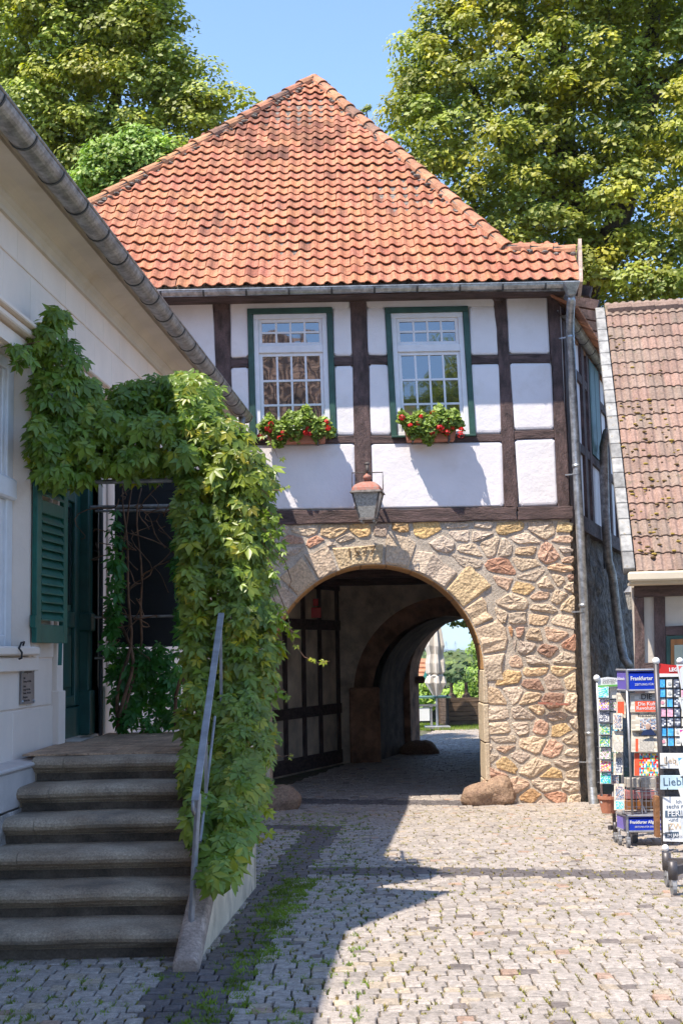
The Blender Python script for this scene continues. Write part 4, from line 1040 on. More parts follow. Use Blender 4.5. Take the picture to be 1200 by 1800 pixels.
protos = [leaf_proto(i) for i in range(6)]
def frames(N, up):
    """leaf blade normals N, tips hang along -z"""
    N = N/np.linalg.norm(N, axis=1, keepdims=True)
    t = up-N*(up*N).sum(1, keepdims=True); t /= np.linalg.norm(t, axis=1, keepdims=True)+1e-6
    s_ = np.cross(t, N); return np.stack([s_, t, N], 2)
lobes = []   # px, py, rx, ry, Y, depth radius, weight, sun(yellowness)
for (px, py, rx, ry) in ((383,768,58,34),(418,812,50,40),(438,850,48,45),(430,905,50,48),(420,965,60,50),(420,1025,62,50),(425,1085,62,50),(430,1145,62,50),(425,1205,62,50),(420,1265,62,50),(424,1325,52,50),(420,1385,46,48),(408,1440,40,44),(398,1490,36,36),(385,1525,28,24),(424,1400,38,44),(350,1250,28,70),(350,1140,24,70),(345,1350,26,50),(345,960,30,60),(342,890,32,50),(388,850,40,46),(385,930,36,50),(345,1020,28,50),(352,1440,24,50),(350,1060,22,60)):
    lobes.append((px, py, rx, ry, 9.75-.0006*(py-750)-max(0, py-1215)*.0058, .30, 1.0, .25))
for (px, py, rx, ry, Y_) in ((330,695,62,42,10.2),(270,705,66,44,10.3),(228,720,44,40,10.2),(350,705,36,34,10.0),(350,735,52,36,9.9),(200,760,56,42,9.9),(290,770,80,44,9.9),(240,815,66,28,9.85),(150,790,56,44,9.8),(170,740,44,40,9.9),(335,810,46,36,9.8)):
    lobes.append((px, py, rx, ry, Y_, .42, 1.0, 0))
for (px, py, rx, ry, Y_) in ((85,590,32,28,9.35),(108,635,42,42,9.5),(92,690,44,44,9.45),(120,740,52,46,9.6),(90,790,38,40,9.45),(95,835,32,26,9.45),(28,622,34,16,9.1),(104,560,16,18,9.4),(150,690,34,30,9.7),(140,840,34,14,9.7),(70,760,16,40,9.3)):
    lobes.append((px, py, rx, ry, Y_, .20, .9, 0))
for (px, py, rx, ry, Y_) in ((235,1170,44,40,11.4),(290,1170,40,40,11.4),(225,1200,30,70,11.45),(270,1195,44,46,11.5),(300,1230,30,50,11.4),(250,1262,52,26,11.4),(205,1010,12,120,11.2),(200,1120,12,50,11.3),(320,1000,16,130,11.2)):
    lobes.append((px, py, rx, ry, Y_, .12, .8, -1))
P_ = []; N_ = []; T_ = []; 
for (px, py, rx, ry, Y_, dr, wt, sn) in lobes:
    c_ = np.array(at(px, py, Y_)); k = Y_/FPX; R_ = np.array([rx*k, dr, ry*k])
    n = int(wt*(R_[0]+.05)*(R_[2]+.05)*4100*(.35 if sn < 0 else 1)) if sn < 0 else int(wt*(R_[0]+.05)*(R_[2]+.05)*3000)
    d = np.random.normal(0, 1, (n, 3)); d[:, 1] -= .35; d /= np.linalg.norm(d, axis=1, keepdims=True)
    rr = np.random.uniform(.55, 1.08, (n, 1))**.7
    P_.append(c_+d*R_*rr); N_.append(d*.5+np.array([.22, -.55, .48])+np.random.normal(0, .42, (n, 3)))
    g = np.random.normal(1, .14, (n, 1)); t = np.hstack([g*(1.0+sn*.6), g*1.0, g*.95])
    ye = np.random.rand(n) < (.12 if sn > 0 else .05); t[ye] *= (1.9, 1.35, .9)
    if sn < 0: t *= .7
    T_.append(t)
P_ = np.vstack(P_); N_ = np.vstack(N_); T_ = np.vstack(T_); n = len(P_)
keepm = np.array([not (p[0] < -WA+K7*p[1]+.02) for p in P_]); P_, N_, T_ = P_[keepm], N_[keepm], T_[keepm]; n = len(P_)
up = np.tile(np.array([[0, 0, -1.0]]), (n, 1))+np.random.normal(0, .45, (n, 3))*[1,1,.6]
FR = frames(N_, up); SC = np.clip(np.random.normal(.088, .024, n), .04, .15)
creeper = thing('climbing_creeper', 'green virginia creeper covering the pergola and hanging down beside the steps', 'creeper', (-1.2, 9.8, 0))
order = np.argsort(P_[:, 1]-SC*6); ind = set(order[:300].tolist())
pm = []
for i, (v, f) in enumerate(protos):
    g = (.85, 1.0, 1.15, 1.0, .92, 1.3)[i]; me = npmesh('leaf', v, f, np.tile([[g*(1.3 if i == 5 else 1), g, g]], (len(v), 1))); me.materials.append(M['vleaf']); pm.append(me)
Vs = []; Fs = []; Ts = []; off = 0
cl = Vector(creeper.location)
for i in range(n):
    k = i % 6
    if i in ind:
        o = bpy.data.objects.new('leaf', pm[k]); C.objects.link(o); o.parent = creeper
        R_ = Matrix(FR[i].tolist()); o.matrix_local = Matrix.Translation(Vector(P_[i])-cl) @ (R_*SC[i]).to_4x4()
    else:
        v, f = protos[k]; Vs.append(v @ (FR[i].T*SC[i])+P_[i]); Fs.append(f+off); off += len(v); Ts.append(np.tile(T_[i], (len(v), 1)))
# trailing shoots with small leaves
def shoot(pts, Y_, nl, col=(1.4,1.25,.9), sz=.05, r=.004):
    global off
    W_ = [at(x, y, Y_+k*.03) for k, (x, y) in enumerate(pts)]
    MB().tube(W_, [r]*(len(W_)-1)+[r*.4], 5).build('shoot', M['stem'], creeper)
    for j in range(nl):
        t = random.random()*(len(W_)-1); a = int(t); p = np.array(W_[a].lerp(W_[min(a+1, len(W_)-1)], t-a))+np.random.normal(0, .012, 3)
        v, f = protos[j % 6]; Fm = frames(np.random.normal(0, .4, (1,3))+[[.1,-.6,.4]], np.array([[0,0,-1.]])+np.random.normal(0,.5,(1,3)))[0]
        s_ = sz*random.uniform(.6, 1.2); Vs.append(v @ (Fm.T*s_)+p); Fs.append(f+off); off += len(v); Ts.append(np.tile(np.array(col)*random.uniform(.8,1.1), (len(v), 1)))
shoot([(478,960),(500,985),(512,1020),(506,1040)], 9.5, 5); shoot([(485,1030),(505,1080),(515,1130),(535,1155),(560,1166),(580,1162)], 9.5, 12, (2.0,1.5,.9), .045)
shoot([(480,1050),(500,1100),(528,1120)], 9.5, 8, (1.3,1.3,.9), .09); shoot([(475,1320),(495,1330),(518,1325)], 9.6, 6, (2,1.4,.9), .04); shoot([(480,1190),(500,1215),(508,1230)], 9.5, 4, (1.3,1.2,.9), .07)
shoot([(465,860),(490,862),(505,855)], 9.5, 5, (2,1.5,.8), .035); shoot([(470,1120),(490,1130),(500,1125)], 9.5, 5, (1.2,1.2,.9), .09)
shoot([(95,560),(108,545),(118,552)], 9.3, 6, (.9,.9,.9), .06); shoot([(380,1530),(378,1550)], 8.4, 4, (1,1,1), .08); shoot([(70,600),(30,610),(5,600)], 9.0, 9, (1,1,1), .07); shoot([(470,980),(482,1010)], 9.4, 4, (1.1,1.1,.9), .08)
for k in range(26):
    y_ = random.uniform(780,1480); xe = 478-max(0, y_-1350)*.22; sgn = 1 if random.random() < .75 else -1; x_ = xe if sgn > 0 else 335
    shoot([(x_-18*sgn, y_-18), (x_, y_), (x_+random.uniform(8,20)*sgn, y_+random.uniform(5,28))], 9.45-max(0,y_-1215)*.0058, random.randint(3,6), random.choice([(1.2,1.2,.9),(1.7,1.4,.9),(1,1,.9),(2.0,1.2,.7)]), random.uniform(.045,.085), .003)
props(link('leaf', npmesh('leaf', np.vstack(Vs), np.vstack(Fs), np.vstack(Ts)), M['vleaf'], creeper), kind='stuff')
# woody stems
def wander(a, b, r0, r1, n=14, am=.09, seed=0):
    rn = random.Random(seed); a, b = Vector(a), Vector(b); ph = [rn.uniform(0, 6) for _ in range(4)]; W_ = []
    for k in range(n+1):
        t = k/n; e = math.sin(t*math.pi)
        W_.append(a.lerp(b, t)+Vector((math.sin(t*5+ph[0])*am+math.sin(t*11+ph[1])*am*.4, math.sin(t*4+ph[2])*am*.5, math.sin(t*6+ph[3])*am*.6))*e)
    return MB().tube(W_, [r0+(r1-r0)*k/n for k in range(n+1)], 6).build('stem', M['stem'], creeper, smooth=True)
for k in range(3): wander(at(205+random.uniform(-4,22), 1282, 11.35), at(215+random.uniform(-10,90), 858, 11.2), random.uniform(.012,.022), .007, seed=k, am=.12)
for k in range(22):
    x0, y0_ = random.uniform(208,300), random.uniform(870,1100); wander(at(x0, y0_, 11.25), at(x0+random.uniform(-80,90), y0_+random.uniform(-150,150), 11.2), .007, .003, seed=50+k, am=.14)
for k in range(4): wander(at(300+random.uniform(-10,30), 1282, 11.2), at(330+random.uniform(-60,30), 870, 10.6), random.uniform(.012,.022), .006, seed=90+k, am=.13)
for k in range(6): wander((-.78+random.uniform(-.05,.05), 9.9, -.1), (-.85+random.uniform(-.1,.1), 9.9, 3.1), random.uniform(.012,.022), .01, seed=120+k, am=.08)
# ================================================================== FLOWER BOXES
def flower_box(P, label, seed):
    random.seed(seed); np.random.seed(seed)
    x0, y0, x1, y1 = P; a = Fp(x0, y1, .10); b = Fp(x1, y0, .10)
    t = thing('flower_box', label, 'flower box', (a.x, YF-.2, a.z), 'flower boxes under the gatehouse windows')
    cx, w_, h_ = (a.x+b.x)/2, b.x-a.x, b.z-a.z
    MB().prism([(cx-w_/2, YF-.07, b.z), (cx+w_/2, YF-.07, b.z), (cx+w_/2-.03, YF-.07, a.z), (cx-w_/2+.03, YF-.07, a.z)], (0,-.20,0)).build('trough', M['terra'], t, bevel=.008)
    for s_ in (-.32, .32): MB().box((cx+s_*w_*1.1, YF-.16, a.z-.0), (.025,.27,.03)).box((cx+s_*w_*1.1, YF-.285, a.z+.08), (.025,.012,.18)).build('holder', M['bracket'], t)
    n = 2100; p = np.random.normal(0, 1, (n,3)); p /= np.linalg.norm(p, axis=1, keepdims=True); p *= np.random.uniform(.5,1,(n,1))**.5
    p = p*[w_*.66, .22, .23]+[cx, YF-.25, b.z+.06]; p[:, 2] += .06*np.sin(p[:, 0]*9)+.05*np.sin(p[:, 0]*23)
    p = p[p[:, 1] < YF-.04]; n = len(p)
    fr = frames(np.random.normal(0, .5, (n,3))+[[0,-.5,.6]], np.random.normal(0,1,(n,3)))
    hx = np.array([[math.cos(a_)*(1 if k % 2 else .82), math.sin(a_)*(1 if k % 2 else .82), (.12 if k % 2 else -.1)] for k, a_ in enumerate(np.linspace(0, 2*math.pi, 7)[:6])])
    V = np.einsum('nij,kj->nki', fr, hx)*np.random.uniform(.022,.04,(n,1,1))+p[:,None,:]
    F = (np.arange(n)[:,None,None]*6+np.array([[0,1,2],[0,2,3],[0,3,5],[3,4,5]])[None]).reshape(-1,3)
    g = np.random.normal(1,.18,(n,1)); T = np.repeat(np.hstack([g*1.05,g,g*.9]), 6, 0)
    props(link('foliage', npmesh('foliage', V.reshape(-1,3), F, T), M['pelleaf'], t), kind='stuff')
    for k in range(17):
        c_ = Vector((cx+random.uniform(-.62,.62)*w_, YF-.24-random.uniform(.10,.2), b.z+random.uniform(-.13,.20))); mb = MB(); r_ = random.uniform(.028,.052)
        for j in range(16):
            d = Vector((random.gauss(0,1), random.gauss(-.3,1), random.gauss(.2,1))).normalized(); q = c_+d*r_; s_ = d.orthogonal().normalized()*.016; u = d.cross(s_)
            mb.add([q-s_-u, q+s_-u, q+s_+u, q-s_+u], [(0,1,2,3)])
        mb.build('flower_head', M['petal'], t)
    # loose shoots
    mb = MB()
    for k in range(12):
        c_ = Vector((cx+random.uniform(-.6,.6)*w_, YF-.26, b.z)); mb.tube([c_, c_+Vector((random.uniform(-.15,.15), -.06, random.uniform(.15,.3)))], .004, 4)
    mb.build('stalks', M['pelleaf'], t)
flower_box((470,760,574,782), 'terracotta box of red geraniums under the left gatehouse window', 21)
flower_box((711,755,800,778), 'terracotta box of red geraniums under the right gatehouse window', 22)
random.seed(77); np.random.seed(77)
# ================================================================== LANTERN ON THE GATEHOUSE
LY = YF-.5; lc = at(646, 866, LY); u = LY/FPX
lan = thing('wall_lantern', 'old street lantern with rusty red hood hanging above the stone arch', 'lantern', lc)
def sq(w0, z0, w1, z1): return [(-w0,-w0,z0),(w0,-w0,z0),(w0,w0,z0),(-w0,w0,z0),(-w1,-w1,z1),(w1,-w1,z1),(w1,w1,z1),(-w1,w1,z1)]
rz_ = Matrix.Rotation(math.radians(-10), 3, 'Z')
FB = [(3,2,1,0),(4,5,6,7),(0,1,5,4),(1,2,6,5),(2,3,7,6),(3,0,4,7)]
def lq(P): return [lc+rz_ @ Vector(p) for p in P]
MB().add(lq(sq(13*u,-46*u,23.5*u,-1*u)), FB[2:]).build('glass', M['lampglass'], lan)
for sx, sy in ((-1,-1),(1,-1),(1,1),(-1,1)):
    MB().bar(lc+rz_ @ Vector((sx*13.5*u, sy*13.5*u, -47*u)), lc+rz_ @ Vector((sx*24.2*u, sy*24.2*u, 0)), .018, .018).build('corner_bar', M['lampbody'], lan)
MB().add(lq(sq(15*u,-50*u,14.5*u,-45.5*u)), FB).build('base_frame', M['lampbody'], lan, bevel=.004)
MB().add(lq(sq(28*u,-2*u,26*u,2*u)), FB).build('rim', M['lampbody'], lan)
mb = MB(); pr = [(25,2),(24,7),(20,13),(13,17),(7,19)]
for (a, za), (b, zb) in zip(pr, pr[1:]): mb.add(lq(sq(a*u, za*u, b*u, zb*u)), FB[2:])
mb.build('hood', M['lampred'], lan, bevel=.01)
MB().lathe(lc, [(5.5*u,18*u),(5.5*u,24*u),(8*u,25*u),(7*u,30*u),(3*u,33*u),(1.2*u,36*u)], 12).build('chimney_cap', M['lampred'], lan, smooth=True)
x1 = 26*u
MB().tube([lc+Vector((-x1,0,2*u)), lc+Vector((-x1-.01,0,6*u)), lc+Vector((-x1-.01,0,36*u)), lc+Vector((x1+.01,0,36*u)), lc+Vector((x1+.01,0,6*u)), lc+Vector((x1,0,2*u))], .009, 6).build('yoke', M['lampbody'], lan)
for sx in (-1,1):
    for sy in (-1,1): MB().ball(lc+rz_ @ Vector((sx*11*u, sy*11*u, -51*u)), (.022,.022,.03), 8, 5).build('foot_knob', M['lampglass'], lan)
tw = Vector((lc.x, YF-.04, lc.z+44*u))
MB().tube([tw+Vector((0,0,-.25)), tw, tw+Vector((0,-.1,.06)), Vector((lc.x,LY-.02,tw.z+.03)), Vector((lc.x,LY-.04,tw.z-.03)), lc+Vector((0,0,36*u))], .020, 8).ball(Vector((lc.x,LY,tw.z+.06)), (.04,.04,.03)).build('wall_arm', M['lampbody'], lan, smooth=True)
MB().tube([tw+Vector((0,0,-.45)), tw+Vector((0,-.15,-.2)), Vector((lc.x,LY+.08,tw.z-.01))], .012, 8).build('brace', M['lampred'], lan)

# ================================================================== SHOP ON THE RIGHT
th = math.radians(8.6); U = Vector((math.cos(th), -math.sin(th), 0)); W = Vector((math.sin(th), math.cos(th), 0))
shop = thing('shop_building', 'low timber framed shop with brown tiled roof behind the newspaper racks', 'shop', (4.5, 15, -.35))
e0 = at(1106, 1003, 14.6); sp_ = math.radians(50); d_r = 3.35; zrg = e0.z+d_r*math.tan(sp_)
SU = (W*math.cos(sp_)+Vector((0,0,math.sin(sp_)))); SN = U.cross(SU).normalized()
sroof = MB().prism([e0-SN*.02, e0+U*4-SN*.02, e0+U*4+SU*(d_r/math.cos(sp_))-SN*.02, e0+SU*(d_r/math.cos(sp_))-SN*.02], SN*-.12).build('roof', M['shoptile'], shop)
r0_ = e0+W*d_r+Vector((.03,0,zrg-e0.z-.06)); MB().prism([r0_, r0_+U*4, r0_+U*4+Vector((1.1,3,-3.4)), r0_+Vector((1.1,3,-3.4))], Vector((0,0,-.1))).build('rear_roof_slope', M['shoptile'], sroof)
nr = int(d_r/math.cos(sp_)/.285)
def dbl(o, col, mb):
    prof = [(0,.1),(.13,1),(.30,.9),(.42,.1),(.5,.02),(.62,.9),(.80,1),(.93,.1),(1.03,.05)]; vs = []
    for s_, l in ((0,.028),(1,.006)):
        for a_, h in prof: vs.append(o+U*(a_*.225)+SU*(s_*.34)+SN*(h*.022+l))
    for a_, h in prof: vs.append(o+U*(a_*.225)+SN*(h*.022+.006)+SU*.003)
    k = len(prof); return mb.add(vs, [(i,i+1,k+i+1,k+i) for i in range(k-1)]+[(2*k+i,2*k+i+1,i+1,i) for i in range(k-1)], col)
for r in range(nr+1):
    for c_ in range(11):
        g = random.gauss(1,.08); o = e0+SU*(r*.285-.04)+U*(.07+c_*.225)+SU*random.gauss(0,.003)
        dbl(o, (g*random.uniform(.92,1.08), g, g), MB()).build('roof_tile', M['shoptile'], sroof)
# dark stained patches of moss and lichen
mb = MB(); mo = MB()
for k in range(170):
    v = random.random(); uu = abs(random.gauss(0,.45))+.02; s_ = random.uniform(.1, 5.0); s_ = s_ if random.random() < .35 else random.uniform(.2, 3.2)
    if uu > 2.2: continue
    r_ = random.uniform(.006,.024); q = e0+U*(.07+uu)+SU*s_+SN*.045
    (mb if random.random() < .4 else mo).ball(q, (r_*1.5,r_,r_*.7), 6, 4)
mb.build('lichen', mat('yellow_lichen', (.38,.26,.05), .95, vs=20, var=.2), shop); props(bpy.data.objects[mb and 'lichen'], kind='stuff')
o = mo.build('moss', M['lichen'], shop); props(o, kind='stuff')
L_ = d_r/math.cos(sp_); s_ = -.05; k = 0
while s_ < L_-.02:                                             # verge slabs
    g = random.uniform(.5,.8); q = e0+SU*(s_+.14)-U*.01+SN*.03
    mb = MB(); Mx = Matrix((U, SU, SN)).transposed(); mb.box(q, (.13,.27,.12), col=(g,g,g), M=Mx); mb.build('verge_slab', M['slabgrey'], shop, bevel=.008); s_ += .278
for c_ in range(9): MB().tube([e0+SU*(L_+.03)+U*(.1+c_*.33)+SN*.02, e0+SU*(L_+.03)+U*(.1+c_*.33+.34)+SN*(.035)], .085, 8).build('ridge_tile', M['shoptile'], sroof)
# fascia gutter
def SB(u0, u1, w0, w1, z0, z1, name, m, parent=shop, **k):
    P = [Vector((e0.x,e0.y,z0))+U*a_+W*b_ for a_, b_ in ((u0,w0),(u1,w0),(u1,w1),(u0,w1))]
    return MB().prism(P, (0,0,z1-z0)).build(name, M[m], parent, **k)
SB(-.03, 4, -.11, -.02, e0.z-.13, e0.z-.02, 'gutter', 'facia', bevel=.02); SB(.0, 4, -.02, .45, e0.z-.16, e0.z-.13, 'soffit_board', 'facia')
pw = Vector((e0.x,e0.y,0))+W*.45
def Sq(px, py, o=0.0): return hit(px, py, pw-W*o, W)
def sw_(P, name, m, out=.03, th_=.1, parent=shop, **k): return MB().prism([Sq(x,y,out) for x,y in P], W*th_).build(name, M[m], parent, **k)
SB(.05, 4, .47, .6, -.5, e0.z-.1, 'wall_core', 'shopplaster')
W2_ = Vector((.34,1,0)); b_0 = Vector((e0.x,e0.y,0))+U*.08+W*.62
MB().prism([b_0+Vector((0,0,-.5)), b_0+W2_*5+Vector((0,0,-.5)), b_0+W2_*5+Vector((0,0,e0.z+.1)), b_0+W2_*2.6+Vector((0,0,zrg-.4)), b_0+Vector((0,0,e0.z+.1))], U*.1).build('side_wall', M['shopplaster'], shop)
sw_([(1114,1018),(1230,1012),(1230,1046),(1114,1050)], 'timber_beam', 'timberh', .034)
sw_([(1114,1051),(1131,1050),(1136,1480),(1120,1480)], 'timber_post', 'timber'); sw_([(1149,1049),(1168,1049),(1172,1480),(1154,1480)], 'timber_post', 'timber')
sw_([(1132,1165),(1151,1165),(1151,1182),(1132,1182)], 'timber_rail', 'timberh'); sw_([(1169,1101),(1230,1098),(1230,1116),(1169,1117)], 'timber_rail', 'timberh'); sw_([(1137,1300),(1153,1300),(1153,1316),(1137,1316)], 'timber_rail', 'timberh')
dr = sw_([(1170,1118),(1230,1116),(1230,1480),(1173,1480)], 'door_frame', 'wgreen', .03, .06); sw_([(1178,1124),(1230,1122),(1230,1480),(1181,1480)], 'door_leaf', 'orangewood', .045, .04, dr); sw_([(1184,1134),(1230,1132),(1230,1250),(1186,1250)], 'pane', 'glass', .05, .01, dr)
# small lantern in the alley
q = at(1109, 1048, 16.2); al = thing('alley_lantern', 'small grey lantern on the shop corner in the alley', 'lantern', q)
MB().lathe(q, [(.05,-.17),(.085,.05),(.04,.10),(.01,.14)], 6).build('lamp_body', M['lampglass'], al); MB().lathe(q, [(.10,.05),(.05,.11),(.01,.16)], 6).build('cap', M['alu'], al); MB().tube([q+Vector((0,0,-.2)), q+Vector((.05,0,-.3)), q+Vector((.22,0,-.3))], .012, 6).build('arm', M['alu'], al)

# ================================================================== RACKS
PAL = {'garden': [(.12,.42,.06),(.5,.6,.2),(.05,.30,.45),(.75,.75,.7)], 'sky': [(.05,.45,.7),(.1,.55,.25),(.6,.8,.9)], 'pansy': [(.55,.35,.75),(.85,.55,.03),(.8,.75,.8),(.2,.08,.3)],
       'rose': [(.75,.45,.55),(.8,.72,.72),(.2,.35,.15)], 'dark': [(.10,.12,.18),(.3,.3,.34),(.7,.7,.7)], 'bright': [(.85,.1,.08),(.85,.6,.05),(.8,.75,.7),(.75,.05,.35)],
       'blue': [(.05,.35,.72),(.10,.42,.75)], 'cream': [(.75,.71,.62),(.7,.68,.62)], 'navy': [(.05,.055,.09),(.13,.14,.18),(.6,.6,.6)], 'pink': [(.8,.4,.5),(.78,.38,.48)], 'news': [(.62,.55,.44),(.5,.44,.36),(.68,.62,.52)],
       'photo': [(.35,.25,.2),(.1,.12,.2),(.6,.5,.45),(.3,.4,.5)], 'mag': [(.75,.04,.03),(.05,.35,.65),(.85,.6,.1),(.1,.45,.25),(.8,.78,.72)], 'red': [(.75,.10,.04),(.72,.11,.05)], 'grey': [(.45,.42,.38),(.5,.46,.40)]}
def picture(mb, P, pal, nu=6, nv=6, out=Vector((0,-.002,0))):
    """printed picture: small cells of colour on a quad"""
    a, b, c_, d = [Vector(p) for p in P]; cols_ = PAL[pal]
    for i in range(nu):
        for j in range(nv):
            def Q(u_, v_): return a.lerp(b,u_).lerp(d.lerp(c_,u_), v_)+out
            col = random.choice(cols_); g = random.uniform(.75,1.15)
            mb.add([Q(i/nu,j/nv), Q((i+1)/nu,j/nv), Q((i+1)/nu,(j+1)/nv), Q(i/nu,(j+1)/nv)], [(0,3,2,1)], tuple(min(.9,x*g) for x in col))
def card(px0, py0, px1, py1, Y, label, pal, cat='card', name='greeting_card', group=None, nu=5, nv=6, dy=0.0, par=None, border=.08, th=.004):
    """a card or paper facing the street, slightly leaning back"""
    a, b, c_, d = at(px0,py1,Y-dy), at(px1,py1,Y-dy+.0), at(px1,py0,Y), at(px0,py0,Y)
    a, b, c_, d = [p+Vector((0, random.uniform(-.002,.002), 0)) for p in (a,b,c_,d)]
    mb = MB(); bc = (.80,.78,.73) if pal not in ('navy','dark') else (.25,.25,.28)
    mb.prism([a,b,c_,d], (0,th,0), bc)
    m = (a+b+c_+d)/4; ins = [p+(m-p)*border for p in (a,b,c_,d)]
    picture(mb, ins, pal, nu*2 if nu > 3 else nu, nv*2 if nu > 3 else nv)
    return props(mb.build(name, M['print']), label, cat, group)
def postT(p, q, r, m, name, parent): return MB().tube([p,q], r, 10).build(name, m, parent, smooth=True)
def caster(c_, parent, r=.05, m='rubber'):
    c_ = Vector(c_); mb = MB(); vs = []
    n = 14
    mb.prism([c_+Vector((-.014, r*math.cos(2*math.pi*k/n), r*math.sin(2*math.pi*k/n))) for k in range(n)], (.028,0,0))
    o = mb.build('wheel', M[m], parent); MB().box(c_+Vector((0,.0,r*.75)), (.045,.06,r*.9)).tube([c_+Vector((0,0,r)), c_+Vector((0,0,r+.06))], .014, 8).build('caster_fork', M['alu'], parent, bevel=.005)
# rack A : postcards
YA = 13.3; ra = thing('postcard_rack', 'white metal postcard rack beside the downpipe', 'card rack', (at(1065,1450,YA).x, YA, zg(YA)))
tA = at(1048,1192,YA); bA = at(1055,1408,YA)
postT(tA, Vector((tA.x,YA,bA.z)), .013, M['alu'], 'pole', ra); MB().ball(tA, .036).build('knob', M['white'], ra, smooth=True); MB().ball(Vector((tA.x+.01,YA-.03,bA.z)), .036).build('knob', M['white'], ra, smooth=True)
pA2 = at(1086,1192,YA+.1); postT(pA2, Vector((pA2.x,YA+.1,bA.z)), .012, M['alu'], 'pole', ra)
MB().prism([at(1050,1210,YA-.01), at(1086,1208,YA-.01), at(1085,1192,YA-.01), at(1068,1190,YA-.01), at(1050,1193,YA-.01)], (0,.02,0)).build('header', M['white'], ra)
MB().prism([at(1050,1208,YA-.02), at(1085,1206,YA-.02), at(1085,1203,YA-.02), at(1050,1205,YA-.02)], (0,.004,0)).build('header_stripe', mat('green_stripe', (.15,.5,.1), .6, bump=0), ra)
for k, s_ in enumerate(('GARTENLUST', 'KARTEN')): text(s_, .035, at(1058,1198+k*4,YA-.012), RFRONT, M['inkgrey'], 'lettering', ra, .0003)
mb = MB()
for k in range(11): mb.tube([at(1049,1207+k*21,YA+.02), at(1086,1207+k*21,YA+.08)], .004, 4)
mb.build('wire_shelf', M['alu'], ra)
namesA = [('sky','blue sky and garden'),('pansy','purple and orange pansies'),('dark','pale hydrangea on dark'),('garden','green garden with white flowers'),('garden','bright green leaves'),('rose','pale pink roses'),('bright','yellow and red blossom'),('sky','turquoise vase and leaves')]
pos = ['topmost','second','third','fourth','fifth','sixth','seventh','lowest']
for k, (pl_, tx_) in enumerate(namesA):
    y0_ = 1207+k*21.6; card(1050+k*.6, y0_, 1069+k*.6, y0_+19.5, YA-.02, f'postcard showing {tx_}, {pos[k]} in the left column of the postcard rack', pl_, 'postcard', 'postcard', dy=.03)
for k in range(8):
    y0_ = 1209+k*21.6; pl_ = random.choice(['photo','rose','garden','dark','sky','cream'])
    card(1071+k*.5, y0_, 1083+k*.5, y0_+19, YA+.03, f'narrow angled postcard, {pos[k]} in the right column of the postcard rack', pl_, 'postcard', 'postcard', dy=.02)
zf = zg(YA)
for sx, sy in ((.0,-.32), (.16,-.40), (.25,.1)):
    c_ = Vector((tA.x+sx+.06, YA+sy, zf+.055)); caster(c_, ra); postT(c_+Vector((0,0,.06)), c_+Vector((0,0,.16)), .024, M['darkmetal'], 'foot_tube', ra)
MB().bar(Vector((tA.x+.0,YA-.32,zf+.16)), Vector((tA.x+.34,YA-.1,zf+.16)), .04, .04).build('foot_bar', M['darkmetal'], ra); postT(Vector((tA.x+.12,YA,zf+.14)), Vector((tA.x+.12,YA,bA.z+.1)), .02, M['darkmetal'], 'foot_tube', ra)
c_ = at(1069,1414,YA+.0); c_.z = max(c_.z, zg(YA)+.1)
props(MB().lathe(c_, [(.075,-.085),(.105,.06),(.115,.06),(.115,.09),(.095,.09),(.09,.04)], 16).build('plant_pot', M['terra'], smooth=False), 'empty terracotta pot standing at the foot of the postcard rack', 'pot')
# weeds along the wall foot
mb = MB()
# rack B : newspaper stand
YB = 12.55; rb = thing('newspaper_stand', 'wheeled newspaper stand with blue header and blue base panel', 'newspaper stand', (at(1130,1450,YB).x, YB, zg(YB)))
def hexbox(y_top, y_bot, name, dep=.5):
    A_ = at(1101, y_top, YB); Bq = at(1101, y_bot, YB); A2_ = at(1176, y_top, YB); B2 = Vector((A2_.x, YB, Bq.z)); Lf = at(1083, y_top-1, YB+.28); Lb = Vector((Lf.x, YB+.28, Bq.z)); zt2 = A_.z
    Bq = Vector((A_.x, YB, Bq.z)); Rf = Vector((A2_.x+.2, YB+.28, zt2)); Rb = Vector((Rf.x, Rf.y, Bq.z))
    MB().prism([Bq,B2,Vector((A2_.x,YB,zt2)),A_], (0,.012,0)).build(name, M['bluesign'], rb)
    MB().prism([Lb,Bq,A_,Vector((Lf.x,Lf.y,zt2))], (.012,.006,0)).build(name+'_side', M['violetsign'], rb)
    MB().prism([B2,Rb,Rf,Vector((A2_.x,YB,zt2))], (-.006,.012,0)).build(name+'_side', M['violetsign'], rb)
    for z_ in (Bq.z, zt2):
        m1 = MB(); m1.tube([Vector((Lf.x,Lf.y,z_)), Vector((A_.x,YB-.004,z_)), Vector((A2_.x,YB-.004,z_)), Vector((Rf.x,Rf.y,z_))], .013, 6); m1.build('frame_rail', M['alu'], rb)
    MB().tube([Bq+Vector((0,-.004,0)), Vector((A_.x,YB-.004,zt2))], .014, 6).build('frame_rail', M['alu'], rb)
    MB().prism([Vector((p.x,p.y,zt2-.02)) for p in (Lf, A_, A2_, Rf, Rf+Vector((-.2,.25,0)), Lf+Vector((.1,.25,0)))], (0,0,-.01)).build('tray', M['alu'], rb)
    return A_, Bq, A2_
h = hexbox(1178, 1214, 'header_panel'); g_ = hexbox(1434, 1462, 'base_panel')
